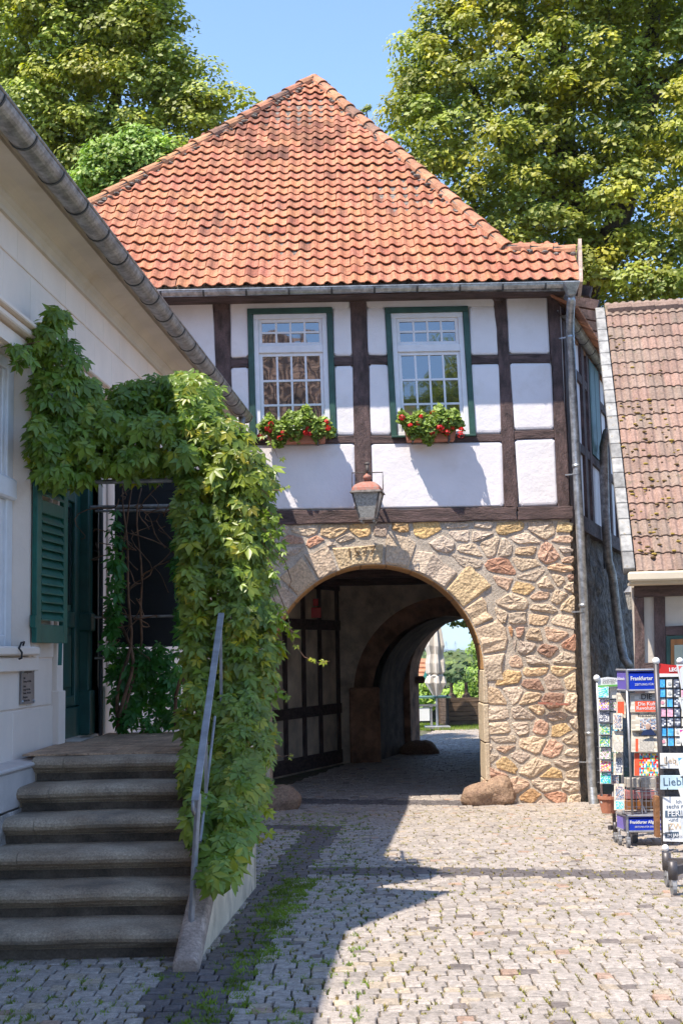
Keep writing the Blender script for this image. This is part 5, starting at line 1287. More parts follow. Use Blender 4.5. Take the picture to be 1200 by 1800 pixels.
for (A_, Bq, A2_), k in ((h,1.0),(g_,.84)):
    hh = A_.z-Bq.z; text('Frankfurter Allgemeine', hh*.27, Vector((A_.x+.03*k, YB-.003, Bq.z+hh*.50)), RFRONT, M['white'], 'masthead', rb, .0005, xs=.88, bold=.0012); text('ZEITUNG FÜR DEUTSCHLAND', hh*.15, Vector((A_.x+.07, YB-.003, Bq.z+hh*.24)), RFRONT, M['white'], 'masthead', rb, .0005)
    vl = (Vector((A_.x,YB,0))-Vector((at(1083,1178,YB+.28).x,YB+.28,0))).normalized(); lx = Matrix((vl, Vector((0,0,1)), vl.cross(Vector((0,0,1))))).transposed()
    text('Süddeutsche', hh*.22, Vector((A_.x,YB,Bq.z+hh*.5))-vl*.27+vl.cross(Vector((0,0,1)))*.004, lx, M['white'], 'masthead', rb, .0005, xs=.9)
for px, yb_ in ((1101,YB), (1152,YB+.5), (1086,YB+.28)):
    p = at(px,1214,yb_); q = at(px,1434,yb_); postT(p, Vector((p.x,yb_,q.z)), .012, M['alu'], 'upright', rb)
mb = MB()
for k in range(7): mb.tube([at(1098,1366+k*10.5,YB+.30), at(1170,1366+k*10.5,YB+.30)], .003, 4)
for k in range(9): mb.tube([at(1100+k*8.5,1366,YB+.30), at(1101+k*8.5,1430,YB+.30)], .003, 4)
mb.build('wire_basket', M['alu'], rb)
MB().tube([at(1117,1391,YB+.02), at(1154,1391,YB+.02), at(1154,1428,YB+.1)], .006, 5).tube([at(1117,1391,YB+.02), at(1134,1428,YB+.1)], .006, 5).tube([at(1128,1391,YB+.02), at(1128,1430,YB+.1)], .006, 5).build('wire_holder', M['alu'], rb)
for (px, py, Y_) in ((1088,1472,YB+.15), (1103,1477,YB-.1), (1116,1468,YB+.35), (1165,1475,YB)):
    p = at(px, py, Y_); p.z = zg(Y_)+.048; caster(p, rb, .045)
def news(px0, py0, px1, py1, Y, label, pics, titles, dy=.05, th=.02, cat='newspaper', base='news'):
    a, b, c_, d = at(px0,py1,Y-dy), at(px1,py1,Y-dy), at(px1,py0,Y), at(px0,py0,Y)
    t = thing('newspaper', label, cat, a); mb = MB(); mb.prism([a,b,c_,d], (0,th,0), (.70,.64,.52)); picture(mb, [a,b,c_,d], 'news', 7, 12, Vector((0,-.001,0))); mb.build('sheet', M['print'], t)
    def Q(u_, v_, o=.003): return d.lerp(c_,u_).lerp(a.lerp(b,u_), v_)+Vector((0,-o,0))
    for (u0,v0,u1,v1,pal) in pics:
        m1 = MB(); picture(m1, [Q(u0,v1),Q(u1,v1),Q(u1,v0),Q(u0,v0)], pal, 13, 11, Vector((0,0,0))); m1.build('printed_picture', M['print'], t)
    for (s_, u0, v0, sz, m) in titles: text(s_, sz, Q(u0,v0,.006), RFRONT, M[m], 'headline', t, .0004, bold=.0006)
    return t
news(1107,1218,1158,1252,YB+.05, 'newspaper with DIE ZEIT masthead and red front panel, topmost in the stand', [(.16,.42,1,.97,'red')], [('DIE   ZEIT',.36,.33,.075,'ink'),('Die Kultur-',.25,.66,.052,'white'),('Revolution',.20,.88,.052,'white')], dy=.05)
news(1109,1251,1158,1284,YB+.02, 'newspaper with a photograph of a grey haired man, second in the stand', [(.3,.36,.95,.98,'photo')], [('Frankfurter Allgemeine',.22,.27,.042,'ink')], dy=.06)
m1 = MB(); q = at(1138,1277,YB-.055); m1.ball(q, (.024,.003,.032), 10, 6, (.62,.42,.33)).ball(q+Vector((0,.002,.02)), (.022,.003,.02), 8, 5, (.75,.73,.7)); m1.prism([q+Vector(v) for v in ((-.075,0,-.085),(.075,0,-.085),(.05,0,-.04),(.015,0,-.03),(-.015,0,-.03),(-.05,0,-.04))], (0,.002,0), (.03,.05,.13)); m1.build('printed_portrait', M['print'], bpy.data.objects['newspaper.001'])
news(1109,1284,1158,1322,YB, 'folded newspaper with a sand coloured picture, third in the stand', [(.28,.38,.80,.96,'grey'),(.14,.38,.24,.97,'red')], [('Süddeutsche Zeitung',.26,.25,.04,'ink')], dy=.06)
news(1114,1323,1158,1364,YB-.02, 'colourful magazine with red spine and crowd of small figures, lowest in the stand', [(.0,.02,.2,.98,'red'),(.2,.04,1,.98,'mag')], [], dy=.05, cat='magazine')
news(1083,1218,1099,1262,YB+.22, 'newspaper with a red panel on the left side of the stand', [(.1,.35,.8,.85,'red')], [], dy=.05); news(1077,1254,1093,1282,YB+.15, 'grey newspaper folded over a wire on the left of the stand', [(.1,.1,.9,.9,'photo')], [], dy=.07)
news(1076,1285,1094,1322,YB+.12, 'folded newspaper bulging from the left side of the stand', [(.1,.5,.9,.9,'grey')], [], dy=.09); news(1078,1324,1094,1362,YB+.12, 'newspaper hanging below the others on the left of the stand', [(.2,.2,.9,.9,'dark')], [], dy=.07)
news(1079,1378,1097,1424,YB+.05, 'rolled colour newspaper low on the left side of the stand', [(.1,.1,.9,.6,'photo'),(.1,.65,.9,.95,'sky')], [], dy=.1)
# boxes seen through the basket
for k, (x0, y0_, x1, y1, c3) in enumerate(((1102,1368,1124,1385,(.45,.40,.34)),(1127,1368,1150,1385,(.42,.38,.33)),(1100,1389,1150,1405,(.42,.16,.15)),(1096,1406,1150,1424,(.32,.12,.03)))):
    a = at(x0,y1,YB+.42); b = at(x1,y0_,YB+.42); props(MB().box(((a.x+b.x)/2,YB+.5,(a.z+b.z)/2), (b.x-a.x,.15,b.z-a.z), col=c3).build('paper_box', M['print'], bevel=.006), ('beige paper box at the left in the wire basket','beige paper box at the right in the wire basket','pink paper box in the middle of the wire basket','brown wooden box at the bottom of the wire basket')[k], 'box')
# rack C : greeting cards
YC = 11.95; rc = thing('card_display', 'dark card display with red header and white ball finials', 'card rack', (at(1180,1480,YC).x, YC, zg(YC)))
tC = at(1152,1162,YC); bC = at(1160,1490,YC); postT(tC, Vector((tC.x,YC,bC.z)), .026, M['darkmetal'], 'pole', rc)
for q in (tC, Vector((tC.x,YC-.02,bC.z)), at(1194,1162,YC+.1)): MB().ball(q, .033 if q is not tC else .036, 14, 10).build('knob', M['white'], rc, smooth=True)
xR = at(1225,1200,YC).x; zb_ = at(1160,1482,YC).z; zt3 = at(1160,1184,YC).z
MB().box(((tC.x+.03+xR)/2, YC+.03, (zb_+zt3)/2), (xR-tC.x-.03, .03, zt3-zb_)).build('perforated_board', mat('dark_mesh_board', (.07,.065,.07), .6, vs=40, var=.3, bump=.5, bs=200), rc)
MB().prism([at(1151,1400,YC+.05), at(1158,1400,YC+.05), at(1160,1472,YC+.05), at(1153,1472,YC+.05)], (0,.1,0)).build('wood_side', M['brownwood'], rc)
MB().prism([at(1157,1186,YC-.01), at(1225,1185,YC-.01), at(1225,1170,YC-.01), at(1180,1169,YC-.01), at(1157,1166,YC-.01)], (0,.012,0)).build('header_panel', M['redsign'], rc)
MB().prism([at(1157,1190,YC-.012), at(1225,1189,YC-.012), at(1225,1184,YC-.012), at(1157,1184,YC-.012)], (0,.01,0)).build('header_strip', M['white'], rc)
text('LEGENDÄR', .048, at(1175,1180,YC-.016), RFRONT, M['white'], 'lettering', rc, .0005, bold=.002)
for p in ((1159,1345),(1161,1400),(1163,1465)): q = at(*p, YC-.03); MB().tube([q, q+Vector((.06,-.02,0)), q+Vector((.06,-.02,.08))], .005, 5).build('wire_hook', M['iron'], rc)
grid = [['blue','cream','navy','cream'],['blue','cream','navy','pink'],['cream','blue','navy','cream'],['pink','pink','dark','cream'],['dark','navy','navy','cream'],['blue','blue','cream','cream'],['cream','blue','cream','cream']]
rown = ['top','second','third','fourth','fifth','sixth','seventh']; coln = ['first','second','third','fourth']
cw = {'blue':'blue','cream':'cream','navy':'dark navy','pink':'pink','dark':'dark green'}
for r, row_ in enumerate(grid):
    for c_, pl_ in enumerate(row_):
        x0 = 1157+c_*12.6+r*.45; y0_ = 1193+r*17.1; o = card(x0+.8, y0_+1, x0+10.6, y0_+15.4, YC, f'{cw[pl_]} greeting card, {coln[c_]} from the pole in the {rown[r]} row of the display', pl_, nu=3, nv=5, dy=.012, border=.03)
        if pl_ in ('cream',):
            q = at(x0+5.7, y0_+8, YC-.015); props(o); m1 = MB(); m1.ball(q, (.018,.001,.018), 8, 4, (.8,.35,.4) if (r, c_) in ((2,0),(6,0)) else (.55,.55,.52)); m1.build('printed_motif', M['print'], o)
def sign(P, label, m, lines, Y=YC-.03):
    q = [at(x,y,Y) for x,y in P]; t = thing('sign_board', label, 'sign', q[0]); MB().prism(q, (0,.015,0)).build('board', M[m], t, bevel=.002)
    for (s_, x, y, sz, mm) in lines: text(s_, sz, at(x,y,Y-.002), RFRONT, M[mm] if isinstance(mm,str) else mm, 'lettering', t, .0005)
    return t
M['lightblue'] = mat('light_blue_board', (.55,.72,.80), .6, bump=0); M['goldink'] = mat('gold_ink', (.72,.52,.30), .6, bump=0); M['slateink'] = mat('slate_ink', (.08,.12,.17), .6, bump=0)
sign([(1160,1351),(1225,1351),(1225,1324),(1159,1324)], 'white sign board with faint gold script, upper one below the cards', 'white', [('Lebe',1166,1342,.08,'goldink'),('liebe',1185,1345,.07,'goldink')])
sign([(1160,1388),(1225,1388),(1225,1363),(1160,1363)], 'light blue sign board with script reading Lieblingsplatz', 'lightblue', [('Lieblingsplatz',1164,1381,.105,'slateink')])
s_ = sign([(1165,1479),(1225,1481),(1225,1401),(1164,1401)], 'tall white sign board with banner lettering about holidays and years', 'white', [('Ich bin',1187,1412,.045,'slateink'),('sechs mon',1170,1421,.055,'slateink'),('-und die-',1174,1444,.05,'slateink'),('ZWEI',1173,1458,.08,'goldink')])
for (x0,y0_,x1,y1,tt) in ((1168,1437,1225,1425,'FERIEN'),(1168,1473,1192,1463,'IM JAHR')):
    q = [at(x0,y0_,YC-.033), at(x1,y0_-1,YC-.033), at(x1,y1-1,YC-.033), at(x0,y1,YC-.033)]; MB().prism(q, (0,.002,0)).build('banner', M['slateink'], s_); text(tt, .075 if x1 > 1200 else .040, at(x0+4,y0_-2.0,YC-.036), RFRONT, M['white'], 'lettering', s_, .0005, bold=.001)
# rack D : at the right frame edge, nearer
YDk = 9.6; zf = zg(YDk); rd = thing('magazine_rack', 'dark wheeled rack foot at the right edge of the frame', 'rack', (at(1200,1560,YDk).x, YDk, zf))
cD = at(1232,1540,YDk); 
for (px, Y_) in ((1182,9.35),(1172,9.75)):
    p = at(px,1545,Y_); p.z = zf+.06; caster(p, rd, .055); postT(p+Vector((0,0,.06)), p+Vector((0,0,.19)), .035, M['darkmetal'], 'foot_tube', rd)
    MB().bar(p+Vector((0,0,.12)), Vector((cD.x,9.55,zf+.2)), .04, .06).build('foot_bar', M['darkmetal'], rd)
postT(Vector((cD.x,9.55,zf+.1)), Vector((cD.x,9.55,zf+1.9)), .03, M['darkmetal'], 'pole', rd)
for (x0,y0_,x1,y1,pal,lab) in ((1188,1168,1232,1212,'red','red and white striped paper bag hanging at the right frame edge'),(1192,1226,1235,1262,'grey','brown card in the right hand rack below the striped bag'),(1190,1281,1236,1312,'bright','yellow framed card in the right hand rack'),(1187,1330,1236,1366,'blue','blue notebook in the right hand rack'),(1191,1386,1236,1416,'cream','pale card low in the right hand rack'),(1194,1440,1238,1490,'cream','white folded paper hanging lowest in the right hand rack')):
    a,b,c_,d = at(x0+9,y1,YDk-.3), at(x1,y1,YDk-.05), at(x1,y0_,YDk), at(x0,y0_,YDk-.22); mb = MB().prism([a,b,c_,d], (.0,.01,0), (.78,.75,.68)); m_c = (a+b+c_+d)/4; picture(mb, [p+(m_c-p)*.12 for p in (a,b,c_,d)], pal, 6, 6); props(mb.build('printed_item', M['print']), lab, 'card')
    MB().tube([Vector((cD.x,9.55,a.z)), b, a], .006, 5).build('wire_shelf', M['iron'], rd)

# ================================================================== BEYOND THE ARCH
Yp = 37.4; zb = -.4725
pl0_, pl1 = at(772,1272,Yp+.5), at(787,1276,Yp-.3); pr_ = at(862,1270,Yp-.1); ztp = at(800,1223,Yp).z
pt = thing('wooden_planter', 'large brown plank planter with two small palms beyond the arch', 'planter', (pr_.x, Yp, zb))
A_, B_, C_ = Vector((pl0_.x,Yp+.5,zb)), Vector((pl1.x,Yp-.3,zb)), Vector((pr_.x+.3,Yp,zb)); D_ = A_+(C_-B_)
hgt = ztp-zb
for k in range(6):
    z0 = zb+.04+k*(hgt-.08)/6; z1 = z0+(hgt-.08)/6-.014
    for p, q in ((A_,B_), (B_,C_)):
        nrm_ = (q-p).cross(Vector((0,0,1))).normalized(); MB().prism([Vector((p.x,p.y,z0)),Vector((q.x,q.y,z0)),Vector((q.x,q.y,z1)),Vector((p.x,p.y,z1))], nrm_*-.03).build('plank', M['planter'], pt)
MB().prism([p+Vector((0,0,.02)) for p in (A_+Vector((.04,0,0)),B_+Vector((.03,.04,0)),C_+Vector((0,.04,0)),D_)], (0,0,hgt-.1)).build('soil', M['soil'], pt)
for p in (A_,B_,C_): MB().box((p.x,p.y-.01,zb+hgt/2), (.10,.10,hgt+.02)).build('corner_post', M['planter'], pt)
def palm(px, lab):
    c_ = at(px, 1216, Yp+.3); c_.z = zb+hgt; t = thing('small_palm', lab, 'palm', c_, 'palms in the wooden planter')
    MB().lathe(c_-Vector((0,0,.12)), [(.16,0),(.12,.12),(.05,.2),(.05,.5)], 8).build('trunk', M['bark'], t)
    mb = MB()
    for k in range(30):
        a_ = k*2.4; el = .15+1.1*(k/30); d = Vector((math.cos(a_)*math.cos(el), math.sin(a_)*math.cos(el), math.sin(el))); L_ = random.uniform(.45,.62); s_ = d.cross(Vector((0,0,1))).normalized(); p = c_+Vector((0,0,.36))
        q = p+d*L_*.5; 
        for j in range(7):
            an = (j-3)*.25; dd_ = (d*math.cos(an)+s_*math.sin(an)).normalized(); w_ = s_*.018; mb.add([q-w_*.4, q+w_*.4, q+dd_*L_*.5-Vector((0,0,.10))], [(0,1,2)])
        mb.tube([p,q], .006, 3)
    mb.build('fronds', M['palm'], t)
palm(793, 'left palm in the wooden planter beyond the arch'); palm(819, 'right palm in the wooden planter beyond the arch')
# parasol, closed
Yq = 36.2; c_ = at(768,1272,Yq); ps = thing('closed_parasol', 'closed beige parasol tied up beyond the arch', 'parasol', (c_.x, Yq, zb))
tp = at(769,1075,Yq).z; MB().tube([(c_.x,Yq,zb), (c_.x,Yq,tp)], .035, 10).build('pole', M['alu'], ps); MB().box((c_.x,Yq,zb+.05), (.7,.7,.08)).build('base', M['alu'], ps, bevel=.01)
vs = []; prz = [(1075,.03),(1085,.10),(1110,.17),(1135,.23),(1150,.19),(1165,.24),(1182,.23),(1186,.15),(1190,.22),(1200,.26),(1212,.17),(1222,.09)]; nn = 28
for (py, r_) in prz:
    z_ = at(770,py,Yq).z
    for k in range(nn):
        a_ = 2*math.pi*k/nn; rr = r_*(1+.24*math.sin(a_*7+py*.01)+random.uniform(-.05,.05)); vs.append((c_.x+rr*math.cos(a_)*1.05, Yq+rr*math.sin(a_), z_+random.uniform(-.02,.02)))
fs = [(i*nn+k, (i+1)*nn+k, (i+1)*nn+(k+1) % nn, i*nn+(k+1) % nn) for i in range(len(prz)-1) for k in range(nn)]
MB().add(vs, fs).build('canopy', M['parasol'], ps)
z_ = at(770,1188,Yq).z; MB().lathe((c_.x,Yq,z_), [(.20,-.04),(.22,0),(.20,.04)], 14).build('tie_strap', M['parasol'], ps)
# white board and table
a = at(733,1268,Yq-.2); b = at(755,1244,Yq-.2); bo = thing('serving_counter', 'white fronted counter with grey frame beyond the arch', 'counter', (a.x,Yq,zb))
MB().box(((a.x+b.x)/2-.15,Yq,(a.z+b.z)/2), (b.x-a.x+.3,.03,b.z-a.z)).build('front_panel', M['white'], bo); MB().box((b.x+.05,Yq+.2,b.z+.05), (.08,.5,.08)).box((b.x+.05,Yq+.0,(zb+b.z)/2), (.06,.06,b.z-zb)).box(((a.x+b.x)/2,Yq,b.z+.06), (b.x-a.x+.4,.08,.06)).build('frame', M['alu'], bo)
MB().box(((a.x+b.x)/2+.1,Yq+.4,b.z+.28), (1.4,.9,.05)).build('table_top', mat('green_top', (.12,.22,.17), .5), bo)
for x in (.25,.55): MB().box((b.x+x,Yq+.3,b.z-.1), (.05,.05,.9)).build('leg', M['iron'], bo)
# house roof down the slope
ra_, rb2 = at(706,1156,48), at(756,1158,48); rc2 = at(741,1200,46); rd2 = at(700,1200,46)
hs = thing('neighbour_house', 'red tiled roof with green bargeboard of a house down the slope', 'house', (rd2.x,47,-8))
for k in range(5):
    t0, t1_ = k/5, (k+1)/5; P = [rd2.lerp(ra_,t0), rc2.lerp(rb2,t0), rc2.lerp(rb2,t1_), rd2.lerp(ra_,t1_)]; o_s = Vector((0,-.06,.05)); P[0] += o_s; P[1] += o_s; MB().prism(P, (0,0,-.05)).build('tile_course', M['ridge'], hs)
MB().bar(rc2+Vector((.05,-.1,-.05)), rb2+Vector((.05,-.1,0)), .12, .22).build('bargeboard', M['shutter'], hs)
MB().prism([rd2+Vector((0,.4,-8)), rc2+Vector((-.1,.4,-8)), rc2+Vector((-.1,.4,-.2)), rd2+Vector((0,.4,-.2))], (0,6,0)).build('wall', M['plaster'], hs); MB().prism([rc2+Vector((-.12,.4,-.2)), rb2+Vector((-.12,.1,-.1)), rb2+Vector((-.12,4,-1.5)), rc2+Vector((-.12,6,-.2))], (-.1,0,0)).build('gable', M['plaster'], hs)

# ================================================================== TREES AND FOLIAGE
def leaves(name, P, N, size, tint, m, parent=None):
    n = len(P); fr = frames(N, np.random.normal(0,1,(n,3)))
    q = np.array([[0,-1,0],[.62,-.05,.10],[0,1,-.08],[-.62,-.05,.10]])*.5
    V = np.einsum('nij,kj->nki', fr, q)*size[:,None,None]+P[:,None,:]
    F = (np.arange(n)[:,None,None]*4+np.array([[0,1,2],[0,2,3]])[None]).reshape(-1,3)
    return props(link(name, npmesh(name, V.reshape(-1,3), F, np.repeat(tint,4,0)), m, parent), kind='stuff')
def crown(lobes, Yc, nclump, nleaf, csize, lsize, m, parent, dr=.9, hue=(1,1,1), yel=.25, fill=.35, flat=.55, name='foliage', hang=.0):
    W_ = np.array([l[2]**2 for l in lobes], float); W_ /= W_.sum(); idx = np.random.choice(len(lobes), nclump, p=W_)
    P = []; N = []; T = []; Sz = []
    k_ = Yc/FPX
    for i in idx:
        px, py, r_ = lobes[i][:3]; Y_ = Yc+(lobes[i][3] if len(lobes[i]) > 3 else 0)
        c_ = np.array(at(px, py, Y_)); R_ = r_*k_; d = np.random.normal(0,1,3); d[1] -= .5; d /= np.linalg.norm(d)
        inner = random.random() < fill
        cc = c_+d*R_*np.array([1,dr,1])*(random.uniform(.2,.8) if inner else random.uniform(.82,1.03))
        cs = csize*random.uniform(.6,1.35); nl = int(nleaf*(cs/csize)**1.6*random.uniform(.8,1.2)*(.6 if inner else 1))
        g = np.random.normal(0,1,(nl,3)); g /= np.linalg.norm(g,axis=1,keepdims=True); rad = np.random.uniform(.45,1,(nl,1))
        g[:,2] = np.abs(g[:,2])*np.where(np.random.rand(nl) < .75, 1, -1)
        p = g*rad*np.array([cs,cs,cs*flat]); p[:,2] -= hang*(p[:,0]**2+p[:,1]**2)/cs
        P.append(p+cc); N.append(g*[.6,.6,.7]+np.array([-.25,-.38,.55])+d*.25+np.random.normal(0,.35,(nl,3)))
        b_ = random.gauss(1,.16); y_ = random.random() < yel
        t = np.random.normal(1,.16,(nl,1))*b_*np.array(hue)
        if y_: t = t*np.array([1.25,1.12,.8])
        T.append(t); Sz.append(np.random.uniform(.65,1.25,nl)*lsize)
    return leaves(name, np.vstack(P), np.vstack(N), np.concatenate(Sz), np.clip(np.vstack(T),.2,2.4), m, parent)
def limb(pts, Y_, r0, r1, parent, name='limb', jit=.08):
    W_ = []
    for (a_, b_) in zip(pts, pts[1:]):
        for k in range(4):
            t = k/4; W_.append(at(a_[0]+(b_[0]-a_[0])*t, a_[1]+(b_[1]-a_[1])*t, Y_+(a_[2] if len(a_) > 2 else 0))+Vector((random.gauss(0,jit),random.gauss(0,jit),0)))
    W_.append(at(pts[-1][0], pts[-1][1], Y_)); n = len(W_)
    MB().tube(W_, [r0+(r1-r0)*k/(n-1) for k in range(n)], 9).build(name, M['bark'], parent, smooth=True)
# right: the big lime
lime = thing('lime_tree', 'tall lime tree with yellow green blossom behind the gatehouse roof', 'tree', at(1100,1160,26))
limb([(1095,1160),(1060,800),(1035,600),(1020,420),(1005,300),(985,120),(975,-60)], 26.5, .42, .14, lime, 'trunk')
limb([(1030,520),(1090,380),(1125,220),(1145,80),(1150,-60)], 25.8, .30, .12, lime); limb([(1020,420),(930,300),(850,200),(790,110),(760,60)], 26, .18, .04, lime); limb([(1010,330),(920,160),(905,20),(880,-60)], 26.2, .20, .06, lime)
limb([(1045,640),(950,480),(860,400),(790,300)], 25.8, .15, .03, lime); limb([(1060,700),(1130,560),(1170,470),(1210,400)], 26, .18, .05, lime); limb([(1125,220),(1180,120),(1230,60)], 25.6, .14, .05, lime)
Lr = [(850,110,120),(760,110,70),(728,150,48),(720,215,55),(770,200,80),(790,60,60),(830,20,80),(960,80,130),(1080,60,130),(1190,60,130),(880,250,120),(990,220,120),(1110,210,110),(1210,230,120),(790,300,60),(860,380,80),(950,370,100),(1060,350,110),(1170,370,120),(1000,470,90),(1100,500,100),(1200,520,110),(1040,600,60,.8),(1060,680,50,.8),(930,440,60),(745,280,38),(1010,-60,160),(850,-70,100),(1180,-80,150),(1030,520,60,1.5)]
crown(Lr, 25.5, 900, 120, .42, .125, M['leafB'], lime, dr=1.0, yel=.42, fill=.24, flat=.55, hang=.35)
crown([(a,b,c_*.92) + ((1.9,)) for a,b,c_,*_ in Lr if (a-850)**2+(b-70)**2 > 70**2], 26.5, 520, 110, .45, .14, M['leafB'], lime, dr=.6, yel=.0, hue=(.85,.9,.9), fill=.5)
# lime blossom bracts as pale tips
# left maple
maple = thing('maple_tree', 'tall maple tree rising behind the cream house on the left', 'tree', at(150,1160,24))
limb([(200,1160),(185,600),(160,430),(150,250),(160,60),(170,-80)], 25, .30, .08, maple, 'trunk'); limb([(160,330),(100,240),(50,120),(20,0)], 24.8, .16, .04, maple); limb([(165,420),(230,300),(300,200),(360,150)], 24.8, .16, .03, maple); limb([(150,260),(215,150),(260,60),(290,-20)], 24.8, .13, .03, maple); limb([(170,480),(90,400),(30,300)], 24.8, .13, .04, maple)
Lm = [(70,60,120),(190,60,110),(275,60,62),(245,15,70),(60,200,110),(180,180,110),(285,150,78),(345,170,62),(390,195,40),(330,225,60),(410,165,22),(120,280,90),(225,265,70),(290,250,56),(30,320,80),(180,-60,120),(60,-60,130),(170,330,50),(300,300,34),(355,250,28)]
crown(Lm, 24, 640, 135, .42, .115, M['leafA'], maple, dr=.9, yel=.3, fill=.28, flat=.5, hang=.3)
crown([(a,b,c_*.9,1.8) for a,b,c_ in Lm if a < 300], 25, 280, 110, .45, .13, M['leafA'], maple, dr=.6, yel=0, hue=(.85,.9,.9), fill=.5)
ash = thing('young_tree', 'bright green young tree between the maple and the gatehouse roof', 'tree', at(210,1160,21))
limb([(230,1160),(215,600),(205,380),(195,300)], 21.5, .12, .03, ash, 'trunk')
crown([(200,310,52),(250,290,42),(160,330,40),(225,345,40),(185,270,26),(290,265,20),(240,250,18)], 21, 170, 90, .3, .10, M['leafC'], ash, yel=.3, fill=.3)
tw_ = thing('tree_top', 'dark tree top peeping above the right roof hip', 'tree', at(650,1160,40)); crown([(641,194,5),(648,190,4),(636,199,3)], 40, 8, 30, .12, .09, M['leafB'], tw_); limb([(660,1160),(650,400),(643,195)], 40, .15, .02, tw_, 'trunk')
# through the arch
bs = thing('garden_bush', 'light green bush left of the parasol beyond the arch', 'bush', at(745,1260,40)); crown([(745,1212,16),(738,1200,10),(757,1205,12),(748,1232,18)], 40, 60, 50, .25, .12, M['leafC'], bs, yel=.3)
hd = thing('tall_hedge', 'tall bright green hedge at the right beyond the arch', 'hedge', at(850,1275,39)); crown([(850,1150,24),(858,1190,30),(850,1230,30),(846,1120,12),(860,1262,30),(838,1215,12),(870,1140,30)], 38.5, 230, 60, .3, .13, M['leafC'], hd, yel=.2)
hb = thing('low_shrubs', 'bright shrubs behind the planter beyond the arch', 'shrub', at(820,1260,40)); crown([(800,1222,12),(825,1212,16),(840,1205,16),(812,1230,12),(780,1225,10)], 41, 90, 45, .25, .12, M['leafC'], hb, yel=.5)
bt = thing('courtyard_tree', 'tree over the courtyard with a leafy branch hanging into the arch view', 'tree', at(905,1275,33)); limb([(905,1275),(900,1100),(880,1040),(845,1075),(815,1095)], 33, .16, .015, bt, 'trunk', .02)
crown([(800,1098,7),(812,1096,6),(822,1094,7),(832,1097,7),(838,1112,4),(845,1098,8)], 31, 60, 14, .13, .10, M['leafB'], bt, yel=0, hue=(.8,.9,.9))
crown([(880,1050,50),(930,1060,60),(860,1000,50),(1000,1040,90),(900,960,90)], 33, 260, 90, .45, .14, M['leafB'], bt)
# wooded hill, far ridges, pylons
lob = []
for k in range(150):
    Y_ = random.uniform(110,200); px = random.uniform(700,900); py = 1160+ (1-(Y_-110)/90)*48+random.uniform(-5,6)+abs(px-790)*.03
    lob.append((px, py, 1500/Y_*random.uniform(.8,1.5), Y_-150))
wood = thing('wood', 'green wooded hillside seen through the arch', 'wood', at(790,1200,150))
o = crown(lob, 150, 1400, 34, 2.0, 1.0, M['farleaf'], None, yel=.3, fill=.1, flat=.8, name='wood_foliage'); o.parent = wood; o.location = -wood.location
def ridge(name, Yd, pys, x0, x1, m):
    vs = []; n = len(pys)
    for i, py in enumerate(pys):
        px = x0+(x1-x0)*i/(n-1); t_ = at(px, py, Yd); vs += [t_, at(px, 1230, Yd*.8), Vector((t_.x*1.2, Yd*1.3, -60))]
    fs = [(3*i+1, 3*i+4, 3*i+3, 3*i) for i in range(n-1)]+[(3*i, 3*i+3, 3*i+5, 3*i+2) for i in range(n-1)]
    return props(MB().add(vs, fs).build(name, m), kind='structure')
ridge('wooded_hill', 260, [1150+3*math.sin(i*.9)+random.uniform(-1,1) for i in range(60)], 300, 1500, M['hill'])
ridge('far_hill', 4200, [1141+3*math.sin(i*.35)+random.uniform(-1.2,1.2) for i in range(80)], -600, 2400, M['hill'])
for k, px in enumerate((784, 800)):
    b = at(px,1142,2600); t = thing('transmission_tower', ('left','right')[k]+' distant lattice pylon on the horizon seen through the arch', 'pylon', b); hh = at(px,1127,2600).z-b.z; mb = MB()
    for sx in (-1,1): mb.bar(b+Vector((sx*hh*.13,0,-8)), b+Vector((sx*.4,0,hh)), .5, .5)
    for j, z_ in enumerate((.55,.72,.88)): mb.bar(b+Vector((-hh*.28*(1-j*.2),0,hh*z_)), b+Vector((hh*.28*(1-j*.2),0,hh*z_)), .5, .5)
    mb.build('lattice', M['alu'], t)

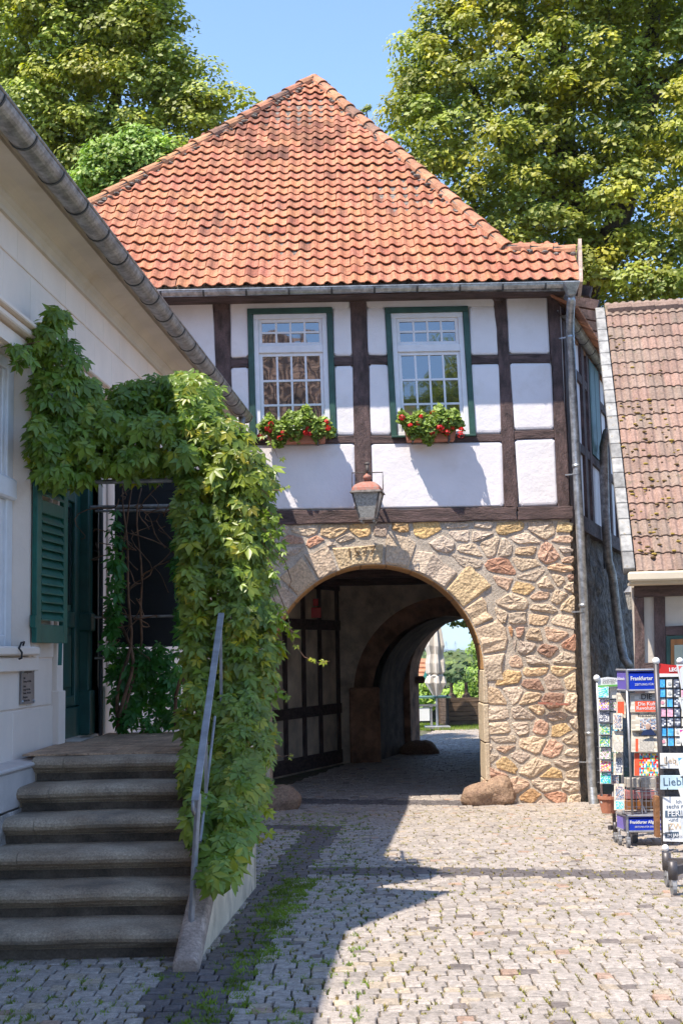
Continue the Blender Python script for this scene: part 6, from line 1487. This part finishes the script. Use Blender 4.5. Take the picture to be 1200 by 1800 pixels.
# ================================================================== BEHIND THE CAMERA (mirrored in the panes)
bh = thing('opposite_house', 'tiled house across the street, seen mirrored in the left window', 'house', (-2, -11, 0))
gl = .26
def opp(x0, x1, zr_, ztop_, yv):
    rp = []; ny = int((ztop_-zr_)/.30); nxx = int((x1-x0)/.32)
    for j in range(ny):
        for i in range(nxx):
            if abs(i-nxx*.42) > (ny-j)*.95+4: continue
            x = x0+i*.32; z_ = zr_+j*.30; y_ = yv-j*.26; g = max(.3, random.gauss(1.5,.45)); mb_o.add([(x,y_+.02,z_),(x+.16,y_+.20,z_+.02),(x+.31,y_-.02,z_),(x+.31,y_-.34,z_+.36),(x+.16,y_-.2,z_+.36),(x,y_-.3,z_+.36),(x,y_-.14,z_),(x+.31,y_-.16,z_)], [(0,1,4,5),(1,2,3,4)], (g,g*.95,g*.9)); mb_o.add([(x,y_-.14,z_-.03),(x+.31,y_-.16,z_-.03),(x+.31,y_-.01,z_-.01),(x+.16,y_+.19,z_),(x,y_+.01,z_-.01)], [(0,1,2,3,4)], (.08,.07,.07)); mb_o.add([(x-.02,y_-.05,z_),(x+.05,y_-.05,z_),(x+.05,y_-.36,z_+.36),(x-.02,y_-.36,z_+.36)], [(0,1,2,3)], (.1,.09,.09))  # near-black underside and gap faces put the shade between rows into the colour
mb_o = MB(); opp(-8, 3.2, 7.6, 15.8, -10); mb_o.build('roof_tiles', M['shoptile'], bh)
MB().box((-2.5,-13.2,3.7), (9,5,7.6)).build('wall', M['plaster'], bh)
tb = thing('street_tree', 'leafy tree behind the viewer, mirrored in the right gatehouse window', 'tree', (6,-12,0))
MB().tube([(6,-12,0),(6.2,-12,4),(6,-12,8)], [.3,.25,.2], 8).build('trunk', M['bark'], tb)
n = 16000; p = np.random.normal(0,1,(n,3)); p /= np.linalg.norm(p,axis=1,keepdims=True); p = p*np.random.uniform(.6,1,(n,1))*[4.2,2.5,4.0]+[5.8,-13,10.2]+.5*np.sin(p*7)
leaves('foliage', p, np.random.normal(0,1,(n,3))+[0,.4,.5], np.random.uniform(.12,.22,n), np.random.normal(1,.2,(n,1))*np.ones((1,3)), M['leafB'], tb)

# ================================================================== HAZE
hz = MB().box((0, 4500, -12), (27600, 9260, 66)).build('haze', None)
hm = bpy.data.materials.new('haze'); hm.use_nodes = True; hn = hm.node_tree; hn.nodes.clear()
pv = hn.nodes.new('ShaderNodeVolumePrincipled'); pv.inputs['Color'].default_value = (.80,.88,1,1); pv.inputs['Density'].default_value = .00012; pv.inputs['Anisotropy'].default_value = .1
ho = hn.nodes.new('ShaderNodeOutputMaterial'); hn.links.new(pv.outputs[0], ho.inputs['Volume']); hz.data.materials.append(hm); props(hz, kind='stuff')
